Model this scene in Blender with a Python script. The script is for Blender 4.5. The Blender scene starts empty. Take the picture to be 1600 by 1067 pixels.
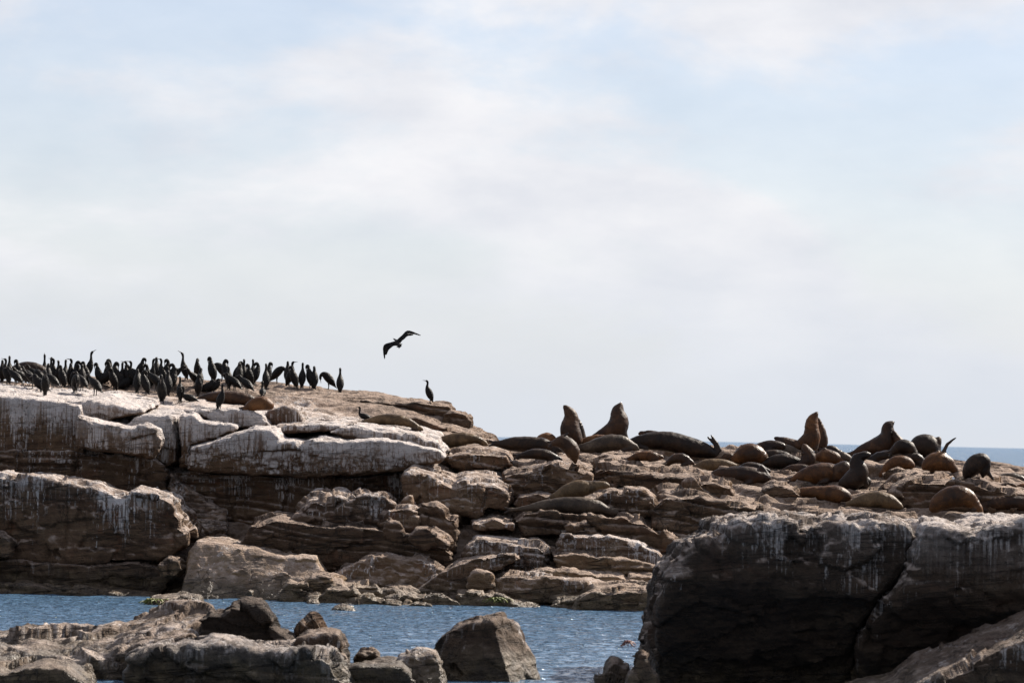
import bpy, math, random
import numpy as np
from mathutils import Matrix, Vector

# ------------------------------------------------------------------ camera
FPX, W0, H0 = 6750.0, 1600.0, 1067.0
CAM = np.array([0.0, 0.0, 3.53])
pit, rol = math.atan(148.5 / FPX), math.radians(1.25)
Fv = np.array([0, math.cos(pit), math.sin(pit)])
R0 = np.array([1.0, 0, 0]); U0 = np.array([0, -math.sin(pit), math.cos(pit)])
Rv = math.cos(rol) * R0 + math.sin(rol) * U0
Uv = -math.sin(rol) * R0 + math.cos(rol) * U0
scn = bpy.context.scene
col = scn.collection
cd = bpy.data.cameras.new('camera'); cam = bpy.data.objects.new('camera', cd); col.objects.link(cam)
cd.sensor_width = 36; cd.lens = FPX * 36 / W0; cd.clip_start = 1; cd.clip_end = 60000
cam.matrix_world = Matrix(((Rv[0], Uv[0], -Fv[0], CAM[0]), (Rv[1], Uv[1], -Fv[1], CAM[1]),
                           (Rv[2], Uv[2], -Fv[2], CAM[2]), (0, 0, 0, 1)))
cd.dof.use_dof = True; cd.dof.focus_distance = 97; cd.dof.aperture_fstop = 4.0
scn.camera = cam

# ------------------------------------------------------------------ sky and sun
SUN_DIR = np.array([0.60, 0.52, 0.62]); SUN_DIR /= np.linalg.norm(SUN_DIR)   # towards the sun: right, behind, up
elev = math.asin(SUN_DIR[2]); azim = math.atan2(SUN_DIR[0], SUN_DIR[1])
wd = bpy.data.worlds.new('World'); scn.world = wd; wd.use_nodes = True
nt = wd.node_tree; nt.nodes.clear()
def wn(t, **k):
    n = nt.nodes.new(t)
    for a, b in k.items(): setattr(n, a, b)
    return n
L = nt.links.new
sky = wn('ShaderNodeTexSky', sky_type='NISHITA', sun_disc=False)
sky.sun_elevation = elev; sky.sun_rotation = azim; sky.air_density = 1.0; sky.dust_density = 0.3; sky.ozone_density = 2.5
sk = wn('ShaderNodeVectorMath', operation='SCALE'); L(sky.outputs[0], sk.inputs[0]); sk.inputs['Scale'].default_value = 0.0480
tc = wn('ShaderNodeTexCoord')
mp = wn('ShaderNodeMapping'); L(tc.outputs['Generated'], mp.inputs[0]); mp.inputs['Scale'].default_value = (9, 9, 22)
mp.inputs['Location'].default_value = (3.1, 0.4, 1.7)
n1 = wn('ShaderNodeTexNoise'); L(mp.outputs[0], n1.inputs['Vector']); n1.inputs['Scale'].default_value = 1.25
n1.inputs['Detail'].default_value = 6; n1.inputs['Roughness'].default_value = 0.57; n1.inputs['Distortion'].default_value = 0.25
n2 = wn('ShaderNodeTexNoise'); L(mp.outputs[0], n2.inputs['Vector']); n2.inputs['Scale'].default_value = 2.3
n2.inputs['Detail'].default_value = 8; n2.inputs['Roughness'].default_value = 0.56
cov = wn('ShaderNodeMapRange', interpolation_type='SMOOTHSTEP'); L(n1.outputs[0], cov.inputs[0])
for i, v in ((1, 0.40), (2, 0.58), (4, 0.96)): cov.inputs[i].default_value = v
sp = wn('ShaderNodeSeparateXYZ'); L(tc.outputs['Generated'], sp.inputs[0])
thin = wn('ShaderNodeMapRange'); L(sp.outputs[2], thin.inputs[0])          # the veil between the clouds is thick towards the horizon, thin overhead
for i, v in ((1, 0.0), (2, 0.45), (3, 0.55), (4, 0.05)): thin.inputs[i].default_value = v
L(thin.outputs[0], cov.inputs[3])
cr = wn('ShaderNodeValToRGB'); L(n2.outputs[0], cr.inputs[0])
cr.color_ramp.elements[0].position = 0.30; cr.color_ramp.elements[0].color = (0.3330, 0.3430, 0.3730, 1)
cr.color_ramp.elements[1].position = 0.66; cr.color_ramp.elements[1].color = (0.4260, 0.4220, 0.4320, 1)
mx = wn('ShaderNodeMix', data_type='RGBA'); L(cov.outputs[0], mx.inputs[0]); tn = wn('ShaderNodeVectorMath', operation='MULTIPLY'); L(sk.outputs[0], tn.inputs[0]); tn.inputs[1].default_value = (1.0, 0.98, 1.13); L(tn.outputs[0], mx.inputs[6]); L(cr.outputs[0], mx.inputs[7])
# the pale sea air low over the horizon, all round
hz = wn('ShaderNodeMapRange', interpolation_type='SMOOTHSTEP'); L(sp.outputs[2], hz.inputs[0])
for i, v in ((1, -0.005), (2, 0.062), (3, 0.92), (4, 0.0)): hz.inputs[i].default_value = v
mh = wn('ShaderNodeMix', data_type='RGBA'); L(hz.outputs[0], mh.inputs[0]); L(mx.outputs[2], mh.inputs[6]); mh.inputs[7].default_value = (0.3180, 0.3390, 0.3730, 1)
bg = wn('ShaderNodeBackground'); L(mh.outputs[2], bg.inputs[0]); bg.inputs[1].default_value = 1.0
wo = wn('ShaderNodeOutputWorld'); L(bg.outputs[0], wo.inputs[0])
sd = bpy.data.lights.new('sun', 'SUN'); sd.energy = 5.0; sd.angle = math.radians(0.53); sd.color = (1.0, 0.91, 0.80)
so = bpy.data.objects.new('sun', sd); col.objects.link(so)
so.rotation_euler = Vector(SUN_DIR).to_track_quat('Z', 'Y').to_euler(); so.location = (30, 120, 60)
vs = scn.view_settings; vs.view_transform = 'Standard'; vs.look = 'None'; vs.gamma = 1; vs.exposure = 1.15; vs.use_curve_mapping = False
scn.cycles.max_bounces = 5; scn.cycles.diffuse_bounces = 3; scn.cycles.glossy_bounces = 3
scn.cycles.sample_clamp_indirect = 4

# ------------------------------------------------------------------ numpy helpers
def at(px, py, d):
    px = np.asarray(px, float); py = np.asarray(py, float)
    v = Fv + ((px - W0 / 2) / FPX)[..., None] * Rv + ((H0 / 2 - py) / FPX)[..., None] * Uv
    return CAM + v * (np.asarray(d) / v[..., 1])[..., None]
def ppm(d): return FPX / d                                    # photo pixels in a metre at depth d

rng = np.random.default_rng(7)
PERM = rng.permutation(256).astype(np.int32); PERM = np.concatenate([PERM, PERM, PERM])
G3 = rng.normal(size=(256, 3)); G3 /= np.linalg.norm(G3, axis=1)[:, None]; G3 = G3.astype(np.float32)
def perlin(p):
    p = np.asarray(p, np.float32); i = np.floor(p).astype(np.int32); f = p - i; i &= 255
    u = f * f * f * (f * (f * 6 - 15) + 10)
    out = 0.0
    for dx in (0, 1):
        for dy in (0, 1):
            for dz in (0, 1):
                h = PERM[PERM[PERM[(i[:, 0] + dx) & 255] + ((i[:, 1] + dy) & 255)] + ((i[:, 2] + dz) & 255)]
                g = G3[h]
                dot = g[:, 0] * (f[:, 0] - dx) + g[:, 1] * (f[:, 1] - dy) + g[:, 2] * (f[:, 2] - dz)
                w = (u[:, 0] if dx else 1 - u[:, 0]) * (u[:, 1] if dy else 1 - u[:, 1]) * (u[:, 2] if dz else 1 - u[:, 2])
                out = out + w * dot
    return out * 1.6
def fbm(p, o=4, g=0.5, ridge=False):
    a, s, t = 1.0, 0.0, 0.0
    for k in range(o):
        n = perlin(p * 2.03 ** k + 17.3 * k)
        if ridge: n = 0.6 - 1.6 * np.abs(n)
        s = s + a * n; t += a; a *= g
    return s / t
def cells(p):
    """piecewise constant random value per Voronoi cell, and how near the cell border is"""
    p = np.asarray(p, np.float32); i = np.floor(p).astype(np.int32); b1 = np.full(len(p), 9.0, np.float32); b2 = b1.copy(); v = np.zeros(len(p))
    for dx in (-1, 0, 1):
        for dy in (-1, 0, 1):
            for dz in (-1, 0, 1):
                c = i + (dx, dy, dz); q = c & 255
                h = PERM[PERM[PERM[q[:, 0]] + q[:, 1]] + q[:, 2]]
                o = c + np.float32(0.5) + 0.38 * G3[h]
                d = ((p - o) ** 2).sum(1); near = d < b1
                b2 = np.where(near, b1, np.minimum(b2, d)); b1 = np.where(near, d, b1)
                v = np.where(near, PERM[h + 31] / 255.0 - 0.5 + 0.9 * ((p - o) * G3[PERM[h + 57]]).sum(1), v)
    return v, np.sqrt(b2) - np.sqrt(b1)
# sandstone beds: shared by all rocks of the outcrop
BE = np.cumsum(rng.uniform(0.07, 0.30, 60) ** 1.0 * rng.choice([0.6, 1, 1.9], 60)) - 2.5
BO = rng.uniform(-1, 1, 61)
DIP = 0.10
def bedco(p): return p[:, 2] + DIP * p[:, 0] + 0.03 * p[:, 1] + 0.17 * perlin(p * (0.5, 0.5, 0.3)) + 0.02 * perlin(p * 2.2)
def beds(b):
    k = np.searchsorted(BE, b); k = np.clip(k, 1, len(BE) - 1)
    lo, hi = BE[k - 1], BE[k]; t = (b - lo) / (hi - lo)
    e = np.minimum(b - lo, hi - b)
    w = np.clip(e / 0.03, 0, 1)
    return BO[k] * w - 1.6 * np.exp(-(e / 0.030) ** 2) + 0.5 * (4 * t * (1 - t) - 0.6), lo, hi, t

def mesh_obj(name, v, quads, mat, parent=None, ch=None, smooth=True, origin=None):
    if origin is None: origin = np.array([(v[:, 0].min() + v[:, 0].max()) / 2, (v[:, 1].min() + v[:, 1].max()) / 2, v[:, 2].min()])
    me = bpy.data.meshes.new(name)
    n, m, k = len(v), len(quads), quads.shape[1]
    me.vertices.add(n); me.vertices.foreach_set('co', (v - origin).astype(np.float32).ravel())
    me.loops.add(m * k); me.loops.foreach_set('vertex_index', quads.astype(np.int32).ravel())
    me.polygons.add(m); me.polygons.foreach_set('loop_start', np.arange(0, m * k, k, dtype=np.int32))
    me.polygons.foreach_set('use_smooth', np.full(m, smooth, bool))
    if ch is not None:
        a = me.attributes.new('ch', 'FLOAT_COLOR', 'POINT'); a.data.foreach_set('color', ch.astype(np.float32).ravel())
    me.update(calc_edges=True); me.validate()
    if mat: me.materials.append(mat)
    o = bpy.data.objects.new(name, me); col.objects.link(o)
    o.location = origin
    if parent is not None:
        o.parent = parent; o.location = Vector(origin) - parent.location
    return o
def tag(o, label=None, cat=None, group=None, kind=None):
    for k, v in (('label', label), ('category', cat), ('group', group), ('kind', kind)):
        if v: o[k] = v
    return o

CO = np.array([(a, b, c) for a in (0, 1) for b in (0, 1) for c in (0, 1)])
ED = [(i, j) for i in range(8) for j in range(i + 1, 8) if abs(CO[i] - CO[j]).sum() == 1]
def surface_nets(f, org, h):
    s = f < 0
    c = np.zeros(tuple(n - 1 for n in f.shape), np.int8)
    sl = lambda a, o: a[o[0]:a.shape[0] - 1 + o[0], o[1]:a.shape[1] - 1 + o[1], o[2]:a.shape[2] - 1 + o[2]]
    for o in CO: c += sl(s, o)
    act = np.argwhere((c > 0) & (c < 8))
    idx = np.full(c.shape, -1, np.int64); idx[tuple(act.T)] = np.arange(len(act))
    val = np.stack([f[act[:, 0] + o[0], act[:, 1] + o[1], act[:, 2] + o[2]] for o in CO], 1)
    acc = np.zeros((len(act), 3)); cnt = np.zeros(len(act))
    for i, j in ED:
        a, b = val[:, i], val[:, j]; m = (a < 0) != (b < 0)
        t = np.where(m, a / np.where(m, a - b, 1), 0)
        acc += np.where(m[:, None], CO[i] + t[:, None] * (CO[j] - CO[i]), 0); cnt += m
    v = (act + acc / cnt[:, None]) * h + org
    qs = []
    for ax in range(3):
        b1, b2 = (ax + 1) % 3, (ax + 2) % 3
        o = np.zeros(3, int); o[ax] = 1
        s0 = s[tuple(slice(0, n - o[k]) for k, n in enumerate(s.shape))]; s1 = s[tuple(slice(o[k], n) for k, n in enumerate(s.shape))]
        e = np.argwhere(s0 != s1)
        ok = (e[:, b1] > 0) & (e[:, b2] > 0) & (e[:, b1] < s.shape[b1] - 1) & (e[:, b2] < s.shape[b2] - 1); e = e[ok]
        fl = s0[tuple(e.T)]
        def g(d1, d2):
            q = e.copy(); q[:, b1] += d1; q[:, b2] += d2; return idx[tuple(q.T)]
        q = np.stack([g(-1, -1), g(0, -1), g(0, 0), g(-1, 0)], 1)
        q[~fl] = q[~fl][:, ::-1]; qs.append(q)
    return v, np.concatenate(qs)
def normals(v, q):
    n = np.cross(v[q[:, 2]] - v[q[:, 0]], v[q[:, 3]] - v[q[:, 1]])
    o = np.zeros_like(v)
    for k in range(4):
        for c in range(3): o[:, c] += np.bincount(q[:, k], n[:, c], len(v))
    return o / (np.linalg.norm(o, axis=1)[:, None] + 1e-12)
def relax(v, q, it=1, a=0.5):
    for _ in range(it):
        s = np.zeros_like(v); c = np.zeros(len(v))
        for k in range(4):
            for n in (q[:, (k + 1) % 4], q[:, (k + 3) % 4]):
                for d in range(3): s[:, d] += np.bincount(q[:, k], v[n, d], len(v))
                c += np.bincount(q[:, k], minlength=len(v))
        v = v + a * (s / np.maximum(c, 1)[:, None] - v)
    return v
def smax(a, b, k):
    h = np.clip(0.5 + 0.5 * (a - b) / k, 0, 1); return b + (a - b) * h + k * h * (1 - h)
def smin(a, b, k): return -smax(-a, -b, k)
def polysdf(X, Z, P):
    d = np.full(X.shape, 1e9); ins = np.zeros(X.shape, bool)
    for i in range(len(P)):
        a, b = P[i - 1], P[i]; e = b - a
        wx, wz = X - a[0], Z - a[1]
        t = np.clip((wx * e[0] + wz * e[1]) / (e @ e + 1e-12), 0, 1)
        d = np.minimum(d, (wx - e[0] * t) ** 2 + (wz - e[1] * t) ** 2)
        c = ((a[1] <= Z) & (b[1] > Z)) | ((b[1] <= Z) & (a[1] > Z))
        xi = a[0] + (Z - a[1]) / np.where(abs(e[1]) < 1e-12, 1e-12, e[1]) * e[0]
        ins ^= c & (X < xi)
    return np.where(ins, -1, 1) * np.sqrt(d)

# ------------------------------------------------------------------ materials
class NB:
    def __init__(s, name):
        s.m = bpy.data.materials.new(name); s.m.use_nodes = True; s.t = s.m.node_tree; s.t.nodes.clear()
        s.out = s.n('ShaderNodeOutputMaterial'); s.b = s.n('ShaderNodeBsdfPrincipled'); s.l(s.b.outputs[0], s.out.inputs[0])
    def n(s, t, **k):
        o = s.t.nodes.new(t)
        for a, b in k.items(): setattr(o, a, b)
        return o
    def l(s, a, b): s.t.links.new(a, b)
    def put(s, sock, v):
        if isinstance(v, bpy.types.NodeSocket): s.l(v, sock)
        elif isinstance(v, tuple) and len(v) == 3 and sock.type == 'RGBA': sock.default_value = (*v, 1)
        else: sock.default_value = v
    def math(s, op, a, b=0.0, c=0.0, clamp=False):
        o = s.n('ShaderNodeMath', operation=op, use_clamp=clamp)
        s.put(o.inputs[0], a); s.put(o.inputs[1], b); s.put(o.inputs[2], c); return o.outputs[0]
    def noise(s, vec, scale, detail=4, rough=0.55, dist=0.0, sv=None):
        if sv:
            m = s.n('ShaderNodeVectorMath', operation='MULTIPLY'); s.l(vec, m.inputs[0]); m.inputs[1].default_value = sv; vec = m.outputs[0]
        o = s.n('ShaderNodeTexNoise'); s.l(vec, o.inputs['Vector']); o.inputs['Scale'].default_value = scale
        o.inputs['Detail'].default_value = detail; o.inputs['Roughness'].default_value = rough; o.inputs['Distortion'].default_value = dist
        return o.outputs[0]
    def rng(s, x, a, b, c=0.0, d=1.0, smooth=True):
        o = s.n('ShaderNodeMapRange', interpolation_type='SMOOTHSTEP' if smooth else 'LINEAR')
        for k, v in enumerate((x, a, b, c, d)): s.put(o.inputs[k], v)
        return o.outputs[0]
    def mix(s, f, a, b, mode='MIX'):
        o = s.n('ShaderNodeMix', data_type='RGBA', blend_type=mode); s.put(o.inputs[0], f); s.put(o.inputs[6], a); s.put(o.inputs[7], b); return o.outputs[2]
    def ramp(s, x, *st):
        o = s.n('ShaderNodeValToRGB'); s.l(x, o.inputs[0]); e = o.color_ramp.elements
        while len(e) < len(st): e.new(0.5)
        for k, (p, c) in enumerate(st): e[k].position = p; e[k].color = (*c, 1)
        return o.outputs[0]
    def bump(s, h, dist, strength=1.0, nrm=None):
        o = s.n('ShaderNodeBump'); s.l(h, o.inputs['Height']); o.inputs['Distance'].default_value = dist; o.inputs['Strength'].default_value = strength
        if nrm: s.l(nrm, o.inputs['Normal'])
        return o.outputs[0]

def rock_material():
    b = NB('sandstone')
    g = b.n('ShaderNodeNewGeometry'); pos = g.outputs['Position']
    at_ = b.n('ShaderNodeAttribute', attribute_name='ch'); sc = b.n('ShaderNodeSeparateColor'); b.l(at_.outputs['Color'], sc.inputs[0])
    drop, guano, dark = sc.outputs; tint = at_.outputs['Alpha']
    sx = b.n('ShaderNodeSeparateXYZ'); b.l(pos, sx.inputs[0]); sn = b.n('ShaderNodeSeparateXYZ'); b.l(g.outputs['Normal'], sn.inputs[0])
    nA = b.noise(pos, 0.7, 6, 0.6, 0.6); nB = b.noise(pos, 5.0, 7, 0.62); nC = b.noise(pos, 30.0, 4, 0.6)
    tilt = b.n('ShaderNodeMapping'); b.l(pos, tilt.inputs[0]); tilt.inputs['Rotation'].default_value = (0, math.atan(DIP), 0)
    st = b.noise(tilt.outputs[0], 1.0, 6, 0.62, 0.3, (0.35, 0.35, 6.5))
    mixv = b.math('ADD', b.math('MULTIPLY', nA, 0.5), b.math('ADD', b.math('MULTIPLY', st, 0.35), b.math('MULTIPLY', nB, 0.25)))
    base = b.ramp(mixv, (0.36, (0.029, 0.0155, 0.0095)), (0.47, (0.069, 0.039, 0.0225)), (0.58, (0.113, 0.069, 0.040)), (0.70, (0.18, 0.125, 0.08)))
    base = b.mix(b.math('MULTIPLY', tint, 0.75), base, b.mix(0.75, base, (0.27, 0.185, 0.10)))            # buff coloured blocks
    rust = b.rng(b.noise(pos, 1.9, 5, 0.6, 0.8), 0.56, 0.70)
    base = b.mix(b.math('MULTIPLY', rust, 0.45), base, (0.15, 0.062, 0.030))
    base = b.mix(dark, base, b.mix(0.93, base, (0.0105, 0.0088, 0.0078)))                                      # dark wet or lichen covered rock
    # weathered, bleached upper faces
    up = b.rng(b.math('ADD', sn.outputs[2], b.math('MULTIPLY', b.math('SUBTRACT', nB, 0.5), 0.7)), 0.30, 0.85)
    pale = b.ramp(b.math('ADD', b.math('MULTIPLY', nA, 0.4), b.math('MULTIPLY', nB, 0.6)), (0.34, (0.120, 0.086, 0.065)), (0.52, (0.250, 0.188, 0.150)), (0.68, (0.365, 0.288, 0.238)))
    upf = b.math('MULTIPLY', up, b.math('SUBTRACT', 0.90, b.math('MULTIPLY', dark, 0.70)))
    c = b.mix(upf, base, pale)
    # guano: white wash on the tops, runs down the faces
    gp = b.math('MULTIPLY', up, b.rng(b.math('ADD', b.math('ADD', b.math('MULTIPLY', nA, 0.55), b.math('MULTIPLY', nB, 0.45)), b.math('MULTIPLY', guano, 0.42)), 0.62, 0.92))
    c = b.mix(b.math('MULTIPLY', gp, 0.9), c, b.mix(nB, (0.36, 0.29, 0.248), (0.53, 0.46, 0.42)))
    xs = b.noise(pos, 1.0, 3, 0.6, 0.0, (17.0, 17.0, 0.55)); xw = b.noise(pos, 1.0, 3, 0.5, 0.0, (2.2, 2.2, 0.35)); xf = b.noise(pos, 1.0, 2, 0.5, 0.0, (48.0, 48.0, 0.9))
    run = b.math('ADD', b.math('MULTIPLY', xs, 0.62), b.math('ADD', b.math('MULTIPLY', xw, 0.6), b.math('MULTIPLY', xf, 0.28)))
    run = b.math('ADD', run, b.math('MULTIPLY', guano, 0.36))
    run = b.math('SUBTRACT', run, b.math('MULTIPLY', drop, 0.16))
    rm = b.rng(run, 0.90, 1.06)
    face = b.rng(sn.outputs[2], -0.75, -0.25)
    rm = b.math('MULTIPLY', rm, b.math('MULTIPLY', face, b.rng(guano, 0.02, 0.25)))
    c = b.mix(b.math('MULTIPLY', rm, b.math('SUBTRACT', 0.85, b.math('MULTIPLY', dark, 0.42))), c, b.mix(xf, (0.36, 0.332, 0.318), (0.58, 0.545, 0.53)))
    # film of old wash on guano-rich faces
    film = b.math('MULTIPLY', b.rng(guano, 0.35, 1.0), b.math('MULTIPLY', face, b.rng(b.math('SUBTRACT', b.math('ADD', nA, b.math('MULTIPLY', xs, 0.5)), b.math('MULTIPLY', drop, 0.62)), 0.30, 0.85)))
    c = b.mix(b.math('MULTIPLY', film, 0.62), c, (0.37, 0.33, 0.31))
    # weed and wet belt at the tide line
    tz = b.math('ADD', sx.outputs[2], b.math('MULTIPLY', b.math('SUBTRACT', nA, 0.5), 0.9))
    tide = b.rng(tz, 0.12, 0.62, 1.0, 0.0)
    weed = b.ramp(nB, (0.35, (0.025, 0.019, 0.012)), (0.55, (0.062, 0.046, 0.025)), (0.72, (0.13, 0.10, 0.056)))
    c = b.mix(b.math('MULTIPLY', tide, 0.72), c, weed)
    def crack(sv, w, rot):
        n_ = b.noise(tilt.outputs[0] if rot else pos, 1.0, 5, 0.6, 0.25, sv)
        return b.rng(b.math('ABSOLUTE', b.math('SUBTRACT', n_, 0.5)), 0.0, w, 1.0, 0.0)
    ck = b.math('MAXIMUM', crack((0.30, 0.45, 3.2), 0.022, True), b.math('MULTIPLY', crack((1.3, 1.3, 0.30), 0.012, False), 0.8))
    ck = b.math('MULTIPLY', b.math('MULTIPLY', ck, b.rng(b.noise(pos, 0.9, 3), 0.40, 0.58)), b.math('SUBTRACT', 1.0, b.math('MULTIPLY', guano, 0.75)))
    c = b.mix(b.math('MULTIPLY', ck, 0.6), c, (0.03, 0.024, 0.02))  # cracks tinted dark: recess shade put into the colour, as bump casts none
    # dark specks: holes, barnacles, lichen
    vo = b.n('ShaderNodeTexVoronoi'); b.l(pos, vo.inputs['Vector']); vo.inputs['Scale'].default_value = 9.0
    spk = b.math('MULTIPLY', b.rng(vo.outputs[0], 0.10, 0.22, 1.0, 0.0), b.rng(nA, 0.48, 0.62))
    c = b.mix(b.math('MULTIPLY', spk, 0.5), c, (0.05, 0.042, 0.035))
    c = b.mix(0.30, c, b.mix(nC, (0.25, 0.25, 0.25), (0.85, 0.85, 0.85)), 'OVERLAY')
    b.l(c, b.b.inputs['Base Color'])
    b.put(b.b.inputs['Roughness'], b.math('SUBTRACT', 0.92, b.math('MULTIPLY', tide, 0.5))); b.b.inputs['Specular IOR Level'].default_value = 0.28
    hh = b.math('ADD', b.math('MULTIPLY', nB, 0.7), b.math('ADD', b.math('MULTIPLY', nC, 0.22), b.math('MULTIPLY', st, 0.7)))
    hh = b.math('SUBTRACT', hh, b.math('ADD', b.math('MULTIPLY', spk, 0.25), b.math('MULTIPLY', ck, 0.55)))
    b.l(b.bump(hh, 0.15, 1.0), b.b.inputs['Normal'])
    return b.m
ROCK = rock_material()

def water_material():
    b = NB('sea_water'); g = b.n('ShaderNodeNewGeometry'); pos = g.outputs['Position']
    sy = b.n('ShaderNodeSeparateXYZ'); b.l(pos, sy.inputs[0]); open_ = b.rng(sy.outputs[1], 110.0, 260.0)
    n1_ = b.noise(pos, 1.0, 5, 0.6, 0.3, (1.3, 2.4, 1)); n2_ = b.noise(pos, 1.0, 4, 0.6, 0.2, (6.0, 10.0, 1))
    pk = b.math('POWER', b.noise(pos, 1.0, 2, 0.5, 0.4, (5.0, 7.0, 1)), 5.0)
    far = b.noise(pos, 1.0, 6, 0.65, 0.3, (0.06, 0.16, 1))
    b.b.inputs['Base Color'].default_value = (0.060, 0.116, 0.188, 1); b.b.inputs['IOR'].default_value = 1.33
    b.put(b.b.inputs['Roughness'], b.math('ADD', 0.06, b.math('MULTIPLY', open_, 0.18)))
    b.put(b.b.inputs['Specular IOR Level'], b.math('SUBTRACT', 0.5, b.math('MULTIPLY', open_, 0.34)))
    h = b.math('ADD', b.math('MULTIPLY', n1_, 0.034), b.math('ADD', b.math('MULTIPLY', n2_, 0.011), b.math('ADD', b.math('MULTIPLY', pk, 0.45), b.math('MULTIPLY', b.math('MULTIPLY', far, open_), 2.2))))
    b.l(b.bump(h, 1.0, 1.0), b.b.inputs['Normal'])
    return b.m
WATER = water_material()

# ------------------------------------------------------------------ the sea: one sheet to the horizon, real wavelets in the cove
def graded(a, b, step, outer, ratio=1.13):
    c = list(np.arange(a, b + step / 2, step)); s = step; lo, hi = [], []
    x = a
    while x > -outer: s *= ratio; x -= s; lo.append(x)
    s = step; x = b
    while x < outer: s *= ratio; x += s; hi.append(x)
    return np.array(lo[::-1] + c + hi)
gx = graded(-13.0, 13.0, 0.065, 25000); gy = graded(52.0, 92.0, 0.07, 25000); gy = gy[gy > -300]
XX, YY = np.meshgrid(gx, gy, indexing='ij'); v = np.stack([XX.ravel(), YY.ravel(), np.zeros(XX.size)], 1)
near = np.clip((15 - abs(v[:, 0])) / 3, 0, 1) * np.clip((96 - v[:, 1]) / 4, 0, 1) * np.clip((v[:, 1] - 48) / 4, 0, 1)
m = near > 0; p = v[m] * (1, 1, 0)
z = 0.030 * fbm(p * (0.6, 1.2, 1), 3) + 0.022 * perlin(p * (1.5, 3.0, 1) + 5) + 0.0100 * fbm(p * (3.2, 6.0, 1) + 9, 2)
v[m, 2] = z * near[m]
nx, ny = len(gx), len(gy); I = np.arange(nx * ny).reshape(nx, ny)
q = np.stack([I[:-1, :-1].ravel(), I[1:, :-1].ravel(), I[1:, 1:].ravel(), I[:-1, 1:].ravel()], 1)
tag(mesh_obj('sea', v, q, WATER, origin=np.zeros(3)), kind='structure')

# ------------------------------------------------------------------ the outcrop: bedded terrain
PXC = [-200, 0, 250, 450, 600, 700, 760, 800, 1000, 1200, 1400, 1600, 1800]
BASE = [(88.5, [1010, 1010, 1010, 1010, 1010, 1010, 1010, 1010, 1010, 1010, 1010, 1010, 1010]),
        (90.5, [975, 970, 965, 950, 950, 950, 950, 952, 955, 960, 965, 965, 970]),
        (92.0, [930, 925, 920, 905, 910, 905, 908, 912, 905, 900, 905, 910, 915]),
        (93.5, [880, 875, 880, 870, 875, 870, 868, 868, 860, 850, 845, 850, 855]),
        (95.0, [820, 820, 850, 860, 855, 830, 812, 812, 800, 795, 800, 805, 810]),
        (96.5, [760, 750, 790, 815, 810, 785, 770, 772, 765, 770, 780, 788, 790]),
        (98.5, [665, 660, 672, 680, 690, 715, 735, 740, 742, 752, 762, 772, 778]),
        (100.5, [632, 625, 634, 645, 660, 685, 712, 720, 722, 733, 742, 754, 762]),
        (103.0, [614, 608, 612, 622, 635, 655, 694, 700, 704, 712, 719, 739, 752]),
        (106.0, [602, 595, 594, 606, 618, 642, 688, 693, 697, 708, 711, 735, 750]),
        (108.5, [597, 590, 588, 602, 614, 640, 690, 694, 699, 712, 714, 738, 756]),
        (113.0, [760, 760, 760, 770, 780, 790, 800, 810, 830, 840, 850, 860, 860])]
bx = np.arange(-16.5, 16.5, 0.045); by = np.arange(88.6, 112.5, 0.045)
XX, YY = np.meshgrid(bx, by, indexing='ij'); X, Y = XX.ravel(), YY.ravel()
PX = W0 / 2 + X / Y * FPX
rows = np.array([np.interp(PX, PXC, r) for _, r in BASE]); ds = np.array([d for d, _ in BASE])
k = np.clip(np.searchsorted(ds, Y) - 1, 0, len(ds) - 2); t = (Y - ds[k]) / (ds[k + 1] - ds[k])
PY = rows[k, np.arange(len(Y))] * (1 - t) + rows[k + 1, np.arange(len(Y))] * t
Z = at(PX, PY, Y)[:, 2]
p = np.stack([X, Y, np.zeros_like(X)], 1)
left = np.clip((760 - PX) / 120, 0, 1) * np.clip((Y - 97) / 3, 0, 1)                   # the smooth bird plateau
Z += (0.42 - 0.30 * left) * fbm(p * (0.28, 0.75, 1), 4) + (0.075 - 0.03 * left) * fbm(p * (1.2, 1.9, 1) + 3, 3, ridge=True)
p[:, 2] = Z
b = bedco(p); _, lo, hi, t = beds(b)
ts = np.clip((t - 0.62) / 0.36, 0, 1); ts = ts * ts * (3 - 2 * ts)
Z2 = Z + (0.88 - 0.25 * left) * (lo + (hi - lo) * (0.12 * t + 0.88 * ts) - b)
p[:, 2] = Z2
cv, ce = cells(p * (0.8, 1.6, 0.1) + fbm(p * 0.9, 2)[:, None] * 0.5)
Z2 += (0.10 - 0.05 * left) * cv - 0.0 * ce + 0.035 * fbm(p * 4.0, 3)
p[:, 2] = Z2
ch = np.zeros((len(X), 4)); ch[:, 0] = 0.5
ch[:, 1] = np.clip((640 - PX) / 160, 0, 1) * 0.75 * np.clip((Y - 96) / 2, 0, 1) + 0.10
ch[:, 1] *= np.where(Y > 101, np.clip((104.5 - Y) / 3.0, 0.35, 1), 1)
ch[:, 2] = 0.12; ch[:, 3] = 0.15
I = np.arange(len(X)).reshape(XX.shape)
q = np.stack([I[:-1, :-1].ravel(), I[1:, :-1].ravel(), I[1:, 1:].ravel(), I[:-1, 1:].ravel()], 1)
outcrop = tag(mesh_obj('rocky_outcrop', p, q, ROCK, ch=ch, origin=np.array([0, 100.0, 0])), kind='structure')

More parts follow.
